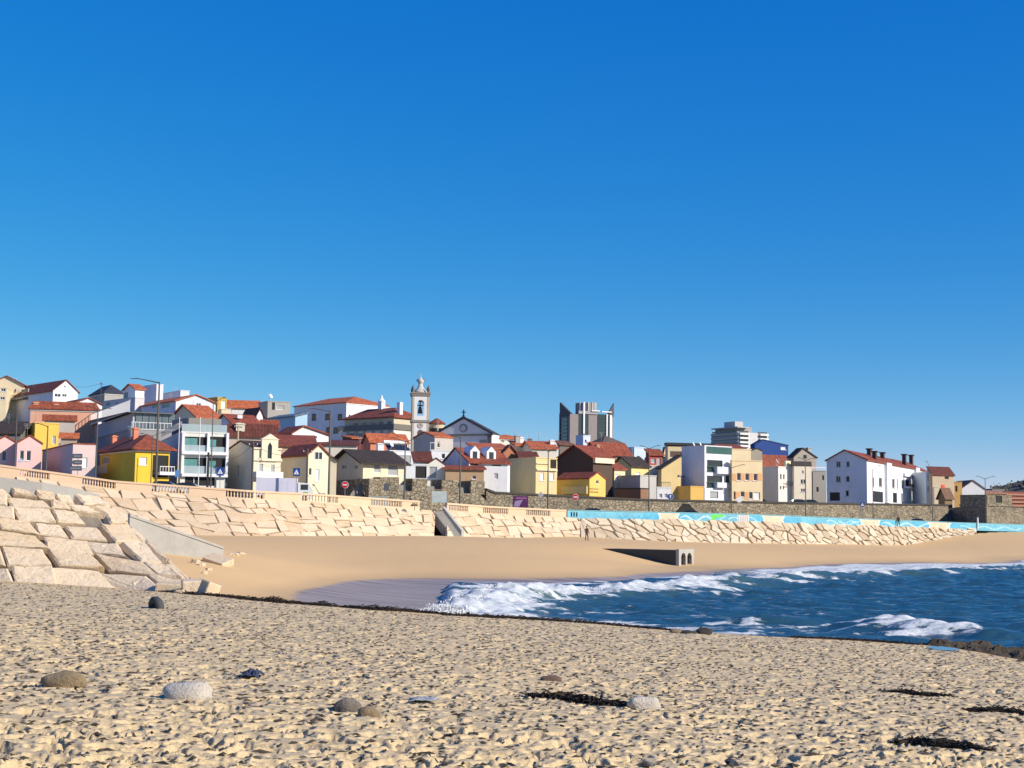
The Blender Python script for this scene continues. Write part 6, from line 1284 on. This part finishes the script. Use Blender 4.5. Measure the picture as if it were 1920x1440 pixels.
# ------------------------------------------------------------------ people
def person(label,P,H,rz,stops,step=.12,arm=.12):
    s=H/1.75; J={'pel':(0,0,.95,.145,.105),'sp':(0,.0,1.15,.14,.10),'ch':(0,.0,1.34,.17,.11),'nk':(0,0,1.5,.058,.058),'hd0':(0,-.01,1.58,.075,.085),'hd':(0,-.01,1.68,.078,.092),'tp':(0,0,1.745,.05,.06)}
    for k,sx in (('l',-1),('r',1)):
        d=step*sx
        J.update({k+'hp':(sx*.095,0,.88,.09,.09),k+'kn':(sx*.11,-d*.5-.02,.48,.06,.062),k+'an':(sx*.11,-d,.09,.042,.05),k+'to':(sx*.12,-d-.16,.04,.045,.035),k+'sh':(sx*.19,0,1.42,.065,.065),k+'el':(sx*.255,.02,1.14,.05,.05),k+'wr':(sx*.25,-.1-arm*.3,.9,.036,.036),k+'hn':(sx*.245,-.13-arm*.3,.8,.04,.028)})
    E=[('pel','sp'),('sp','ch'),('ch','nk'),('nk','hd0'),('hd0','hd'),('hd','tp')]
    for k in 'lr': E+=[('pel',k+'hp'),(k+'hp',k+'kn'),(k+'kn',k+'an'),(k+'an',k+'to'),('ch',k+'sh'),(k+'sh',k+'el'),(k+'el',k+'wr'),(k+'wr',k+'hn')]
    N=list(J); me=bpy.data.meshes.new('person'); me.from_pydata([tuple(c*s for c in J[k][:3]) for k in N],[(N.index(a),N.index(b)) for a,b in E],[]); me.update()
    bm=bmesh.new(); bm.from_mesh(me); ly=bm.verts.layers.skin.verify()
    for v,k in zip(bm.verts,N): v[ly].radius=(J[k][3]*s,J[k][4]*s); v[ly].use_root=(k=='pel')
    bm.to_mesh(me); bm.free()
    m,n,l,p=nodes('clothing'); t=n.new('ShaderNodeTexCoord'); q=n.new('ShaderNodeSeparateXYZ'); l.new(t.outputs['Object'],q.inputs[0]); mr=n.new('ShaderNodeMapRange'); mr.inputs[2].default_value=H; l.new(q.outputs[2],mr.inputs[0])
    r=ramp(n,l,mr.outputs[0],[(0,(.02,.02,.02)),(.05,stops[0]),(.53,stops[1]),(.865,(.45,.26,.18)),(.955,stops[2])]); r.color_ramp.interpolation='CONSTANT'; l.new(r.outputs[0],p.inputs['Base Color']); p.inputs['Roughness'].default_value=.85
    o=link('person',me,None,m); o.location=P; o.rotation_euler=(0,0,rz); o.modifiers.new('skin','SKIN').use_smooth_shade=True; sb=o.modifiers.new('sub','SUBSURF'); sb.levels=1; sb.render_levels=2
    mb=MB().lathe([(.001*s,1.765*s),(.06*s,1.755*s),(.092*s,1.71*s),(.098*s,1.66*s),(.085*s,1.62*s)],12,0,.012*s,False); mb.build('hair',plain('hair_%d'%int(stops[2][0]*1000),stops[2],.9),o,True)
    return tag(o,label,'person')
Pf=gpt(1100,1014,False); person('person in dark red jacket and dark trousers standing on the smooth sand',(Pf.x,Pf.y,G1(Pf.x,Pf.y)),1.72,.6,[(.015,.015,.02),(.06,.012,.012),(.03,.02,.015)])
def street(label,px,Y,H,rz,st): P=at(px,920,Y); person(label,(P.x,Y,T1(P.x,Y)),H,rz,st)
street('person in black coat by the shaded rampart end beside another walker',669,173,1.75,.4,[(.02,.02,.03),(.015,.015,.018),(.3,.25,.2)]); street('person in black jacket holding something white behind the parapet',683,173.5,1.75,-.3,[(.02,.02,.02),(.02,.02,.02),(.02,.015,.01)])
street('person in purple coat walking behind the parapet by the information panel',770,177,1.62,1.2,[(.03,.03,.08),(.04,.02,.10),(.03,.02,.02)]); street('person in dark coat crouched low behind the parapet before the pink house',9,173,1.7,.8,[(.02,.02,.02),(.02,.018,.02),(.02,.015,.01)])
Pq=ptop(1683); person('person in black clothes standing in front of the mural wall',(Pq.x,Pq.y-.5,Pq.z-PAR_H-.05),1.8,.3,[(.01,.01,.012),(.012,.012,.015),(.012,.01,.01)])
# ------------------------------------------------------------------ things on the near sand
def onsand(px,py): P=onplane(px,py); return (P.x,P.y,G1(P.x,P.y))
RK=stonemat('brown_rock',(.30,.22,.12),(.32,.24,.14),(.12,.09,.06),4,True,.6); RW=stonemat('pale_rock',(.58,.52,.44),(.6,.55,.47),(.40,.34,.27),4,True,.6); RD=stonemat('dark_rock',(.06,.05,.045),(.07,.06,.05),(.03,.025,.02),4,True,.7)
S_=lambda px,py: (onplane(px,py).y)/2660
def sr(lb,px,py,w,h,m,seed,rz=0,dp=.7,cat='rock',sink=.3,boxy=0.,plane_=True):
    grp='broken stones by the bastion' if lb.startswith('broken') else 'jagged shelf rocks' if 'jagged' in lb else None
    P=onsand(px,py) if plane_ else tuple(gpt(px,py,False)); k=P[1]/2660; rock(cat.replace(' ','_'),lb,P,(w*k/2,w*k/2*dp,h*k/2),m,seed,rz,1,boxy,cat,grp,sink)
sr('elongated brown rock half buried in trodden sand',118,1286,80,36,RK,3,.1,.45); sr('large pale whitish boulder lying on the trodden sand',350,1312,96,48,RW,8,-.15,.6,boxy=.2); sr('rounded grey-brown rock beside a smaller tan stone',652,1335,52,36,stonemat('greybrown_rock',(.22,.19,.15),(.24,.2,.16),(.12,.10,.08),4,True,.7),5,0,.8); sr('smaller tan stone leaning on the grey-brown rock',690,1345,42,30,RK,14,.4,.8)
sr('small dark brown stone alone on the sand',1033,1277,42,16,stonemat('red_rock',(.16,.10,.07),(.17,.11,.08),(.09,.06,.05),4,True,.6),6,0,.6); sr('pale wedge-shaped stone at the end of the black seaweed strand',1208,1330,62,34,RW,11,.2,.6,boxy=.4)
sr('black round rock sitting on the berm crest above the water',1320,1190,28,20,RD,21,0,.8); sr('tan stone beside the black rock on the berm crest',1266,1187,24,12,RK,22,0,.8); sr('flat brown stone between tan stone and black rock on the crest',1293,1189,26,11,RD,23,0,.8)
sr('worn brown rock at the foot of the large bastion blocks',128,1093,34,12,RK,24,0,.6); sr('dark hollowed rock at the foot of the bastion near the tyre side',24,1088,40,18,stonemat('greybrown_rock2',(.2,.17,.13),(.22,.19,.15),(.1,.08,.07),4),25,0,.6); sr('pale flat rock beside the dark hollowed rock under the bastion',62,1090,44,14,RW,26,0,.6)
for i_,(px,py,w,q) in enumerate(((402,1113,16,12),(412,1117,12,8),(420,1118,9,7),(374,1112,20,10),(338,1112,26,9),(398,1104,18,16),(408,1108,12,10))):
    sr('broken limestone lump in the scatter at the tip of the bastion',px,py,w,q,LIMEB,60+i_,i_*.7,.8,'rock',.25,.6)
for i_,(px,py,w,q) in enumerate(((438,1042,22,8),(452,1040,18,6),(378,1062,16,10),(392,1070,14,8),(366,1058,18,12),(384,1076,12,7))):
    sr('broken limestone lump lying on the smooth sand between ramp wall and bastion',px,py,w,q,LIMEB,80+i_,i_*.7,.8,'rock',.25,.6,False)
# half-buried tyre
P=Vector(onsand(293,1140)); k=P.y/2660; R=17*k*1.15; r=R*.36; V=[];Fc=[]; n1,n2=28,12
for i in range(n1):
    for j in range(n2):
        a=6.283*i/n1; b=6.283*j/n2; rr=R-r+r*math.cos(b)*1.0; tread=1+.03*(i%2)*(math.cos(b)>.5); V.append((rr*tread*math.cos(a),r*1.15*math.sin(b),rr*tread*math.sin(a)))
Fc=[(i*n2+j,((i+1)%n1)*n2+j,((i+1)%n1)*n2+(j+1)%n2,i*n2+(j+1)%n2) for i in range(n1) for j in range(n2)]
o=tag(link('half_buried_tyre',mesh('half_buried_tyre',V,Fc,True),None,plain('old_rubber',(.045,.05,.055),.8)),'half-buried old black tyre standing upright in the sand','tyre'); o.location=P+Vector((0,0,R*.12)); o.rotation_euler=(.2,.15,-.75)
# cloth scraps
def cloth(lb,px,py,w,d,m,seed,hgt=.05):
    P=onsand(px,py); k=P[1]/2660; n=18; r=random.Random(seed); X,Y=np.meshgrid(np.linspace(-1,1,n),np.linspace(-1,1,n)); Z=hgt*(.3+vnoise(X+seed,Y,.35,seed)*1.3+.5*np.abs(np.sin(X*9+Y*3)))*np.clip(1.25-(X**2+Y**2)*.55,0,1)
    me=gridmesh('cloth_scrap',X*w*k/2*(1+.15*np.sin(Y*4)),Y*d*k/2,Z); o=link('cloth_scrap',me,None,m); o.modifiers.new('solid','SOLIDIFY').thickness=.01; o.location=(P[0],P[1],P[2]+.0); return tag(o,lb,'rag')
cloth('crumpled dark blue cloth scrap on the sand',472,1270,36,70,plain('navy_cloth',(.03,.04,.08),.9),3,.06); cloth('flattened pale grey plastic scrap on the sand',795,1312,50,50,plain('pale_plastic',(.36,.36,.36),.6),4,.02)
# seaweed
WEED=plain('dry_seaweed',(.034,.022,.013),.95,0,.5,20)
def weed(lb,pts,n,hgt,wd,name='seaweed_clump',length=.22):
    P=[Vector(onsand(*p)) for p in pts]; V=[];Fc=[]; c=P[len(P)//2].copy()
    for i in range(n):
        t=random.random()*(len(P)-1); j=int(t); A=P[j].lerp(P[j+1],t-j); k=math.sin(math.pi*min(1,max(0,.12+t/(len(P)-1)*.8))); a=A+Vector((random.gauss(0,.06),random.gauss(0,wd*.5*k),random.random()**2*hgt*k+.01)); d=(P[j+1]-P[j]).normalized(); d=(d+Vector((random.gauss(0,.6),random.gauss(0,.6),random.gauss(0,.07)))).normalized(); L=random.uniform(.3,1)*length; b=a+d*L; b.z=max(b.z,A.z+.01); q=d.orthogonal().normalized()*random.uniform(.004,.014); e=d.cross(q); m_=(a+b)/2+Vector((0,0,random.gauss(0,.02)))
        s=len(V); V+=[a+q-c,a-q*.5+e-c,a-q*.5-e-c,m_+q-c,m_-q*.5+e-c,m_-q*.5-e-c,b-c]; Fc+=[(s,s+1,s+4,s+3),(s+1,s+2,s+5,s+4),(s+2,s,s+3,s+5),(s+3,s+4,s+6),(s+4,s+5,s+6),(s+5,s+3,s+6)]
    o=link(name,mesh(name,V,Fc),None,WEED); o.location=c; return tag(o,lb,'seaweed')
weed('long strand of black dry seaweed ending at the pale wedge stone',[(1000,1305),(1060,1312),(1120,1320),(1180,1327)],1500,.05,.12); weed('thin seaweed strip lying on the open sand above the bottom clump',[(1660,1298),(1710,1302),(1770,1307)],420,.03,.07); weed('tangled seaweed with twigs and a green scrap by the frame-side sand',[(1815,1333),(1870,1336),(1935,1342)],700,.05,.10); weed('wide dark seaweed clump nearest the bottom sand edge',[(1690,1393),(1750,1400),(1830,1408)],1000,.05,.10)
weed('low ridge of brown seaweed along the crest before the wet sand',[(640,1139),(720,1145),(780,1147),(830,1152)],2200,.13,.6,length=.22); weed('brown seaweed line along the crest from the bastion tip',[(300,1108),(400,1118),(500,1127),(620,1137)],2600,.08,.5,length=.22); weed('brown seaweed line along the crest above the breaking wave',[(830,1153),(950,1159),(1100,1168),(1270,1181)],2600,.07,.5,length=.22); weed('seaweed strip along the crest near the rock shelf',[(1480,1195),(1560,1199),(1650,1205),(1720,1210)],1500,.06,.5,length=.22); weed('small dark heap of seaweed on the crest beside the bastion tip',[(495,1126),(512,1127),(530,1129)],260,.16,.3,length=.2); weed('second small heap of seaweed on the crest before the wet sand',[(585,1134),(605,1135),(630,1138)],260,.15,.3,length=.2)
# scattered debris on the sand; much of it stands in for shadow in the dents
V=[];Fc=[]
dy_=9.5+45*rng.random(16000)**.95; dx_=rng.uniform(-.40,.40,16000)*dy_; dz_=G(dx_,dy_)+foot_h(dx_,dy_)+.004; ok_=dy_<np.interp(dx_/dy_,ck,cy)-.5
for x,y,z,k in zip(dx_,dy_,dz_,ok_):
    if not k: continue
    a=random.gauss(.1,.7); L=random.uniform(.015,.075)*(1.8 if random.random()<.08 else 1); w=random.uniform(.01,.036); hh=random.uniform(.005,.024); s=len(V); ca,sa=math.cos(a),math.sin(a)
    for j in range(6):
        rr=random.uniform(.5,1.2); u=L*rr*math.cos(j*1.047); v=w*rr*math.sin(j*1.047); V.append((x+u*ca-v*sa,y+u*sa+v*ca,z))
    V.append((x,y,z+hh)); Fc+=[(s+j,s+(j+1)%6,s+6) for j in range(6)]
tag(link('debris_and_dent_shade',mesh('debris_and_dent_shade',V,Fc),None,plain('debris',(.06,.045,.03),.95)),'scattered twigs, shells and dark flecks for dent shade over the trodden sand','debris',kind='stuff')
# rock shelf
def shelf(lb,x0,x1,y0,y1,seed,hgt):
    X,Y=np.meshgrid(np.linspace(x0,x1,130),np.linspace(y0,y1,80)); u=(X-x0)/(x1-x0)*2-1; v=(Y-y0)/(y1-y0)*2-1
    nn=.5*vnoise(X+50,Y*1.6+50,1.3,seed)+.3*vnoise(X+50,Y*1.8+50,.45,seed+1)+.2*vnoise(X+50,Y*2+50,.16,seed+2); ed=np.clip(1.15-np.abs(u)**3-np.abs(v)**2+.9*(nn-.5),0,1)
    ter=np.floor(nn*7)/7*.6+nn*.4; Z=plane(X,Y)-.32+ed*(hgt*ter+.16)+.03*(vnoise(X,Y,.1,seed+3)-.5)
    me=gridmesh('rock_shelf',X-x0,Y-y0,Z,False); o=link('rock_shelf',me,None,stonemat('shelf_rock',(.075,.055,.036),(.11,.08,.05),(.03,.032,.016),3,True,1.0)); o.location=(x0,y0,0); return tag(o,lb,'rock shelf')
c_=onplane(1850,1222); shelf('broad jagged dark rock shelf at the water edge behind the tide pool',c_.x-1.9,c_.x+9,c_.y-1.2,c_.y+5.5,201,.55)
c_=onplane(1890,1240); shelf('narrow dark rock ledge on the sand in front of the broad rock shelf',c_.x-1.4,c_.x+6,c_.y-.5,c_.y+.9,211,.34)
P=onsand(1768,1219); k=P[1]/2660; n=22; V=[(P[0]+26*k*math.cos(6.283*j/n)*(1+.2*math.sin(j*2)),P[1]+.7*math.sin(6.283*j/n)*(1+.2*math.cos(j*3)),P[2]+.05) for j in range(n)]
tag(link('tide_pool',mesh('tide_pool',V,[tuple(range(n))]),None,glassmat('pool_water',(.05,.10,.15),.05)),kind='structure')
# shrubs on the slope
def shrub(lb,px,py,Y,R,n=420):
    P=at(px,py,Y); o=empty('shrub',tuple(P),0,lb,'shrub'); V=[];Fc=[]
    for i in range(n):
        d=Vector((random.gauss(0,1),random.gauss(0,.6),abs(random.gauss(0,.7)))).normalized()*R*random.uniform(.3,1); a=Vector((random.gauss(0,1),random.gauss(0,1),random.gauss(0,1))).normalized(); b=a.orthogonal().normalized(); s=R*.13; k=len(V); V+=[d+a*s,d+b*s*.5,d-a*s,d-b*s*.5]; Fc.append((k,k+1,k+2,k+3))
    link('foliage',mesh('foliage',V,Fc),o,plain('shrub_green',(.035,.045,.018),.9)); MB().tube([(0,.2,-.5),(0,0,R*.5)],[.05,.02],6).build('stem',WOOD,o)
shrub('small dark green shrub growing from the seawall joints below the balusters',211,914,158.5,.75); shrub('tuft of weeds on the seawall beside the stair',777,949,171.5,.5,220)
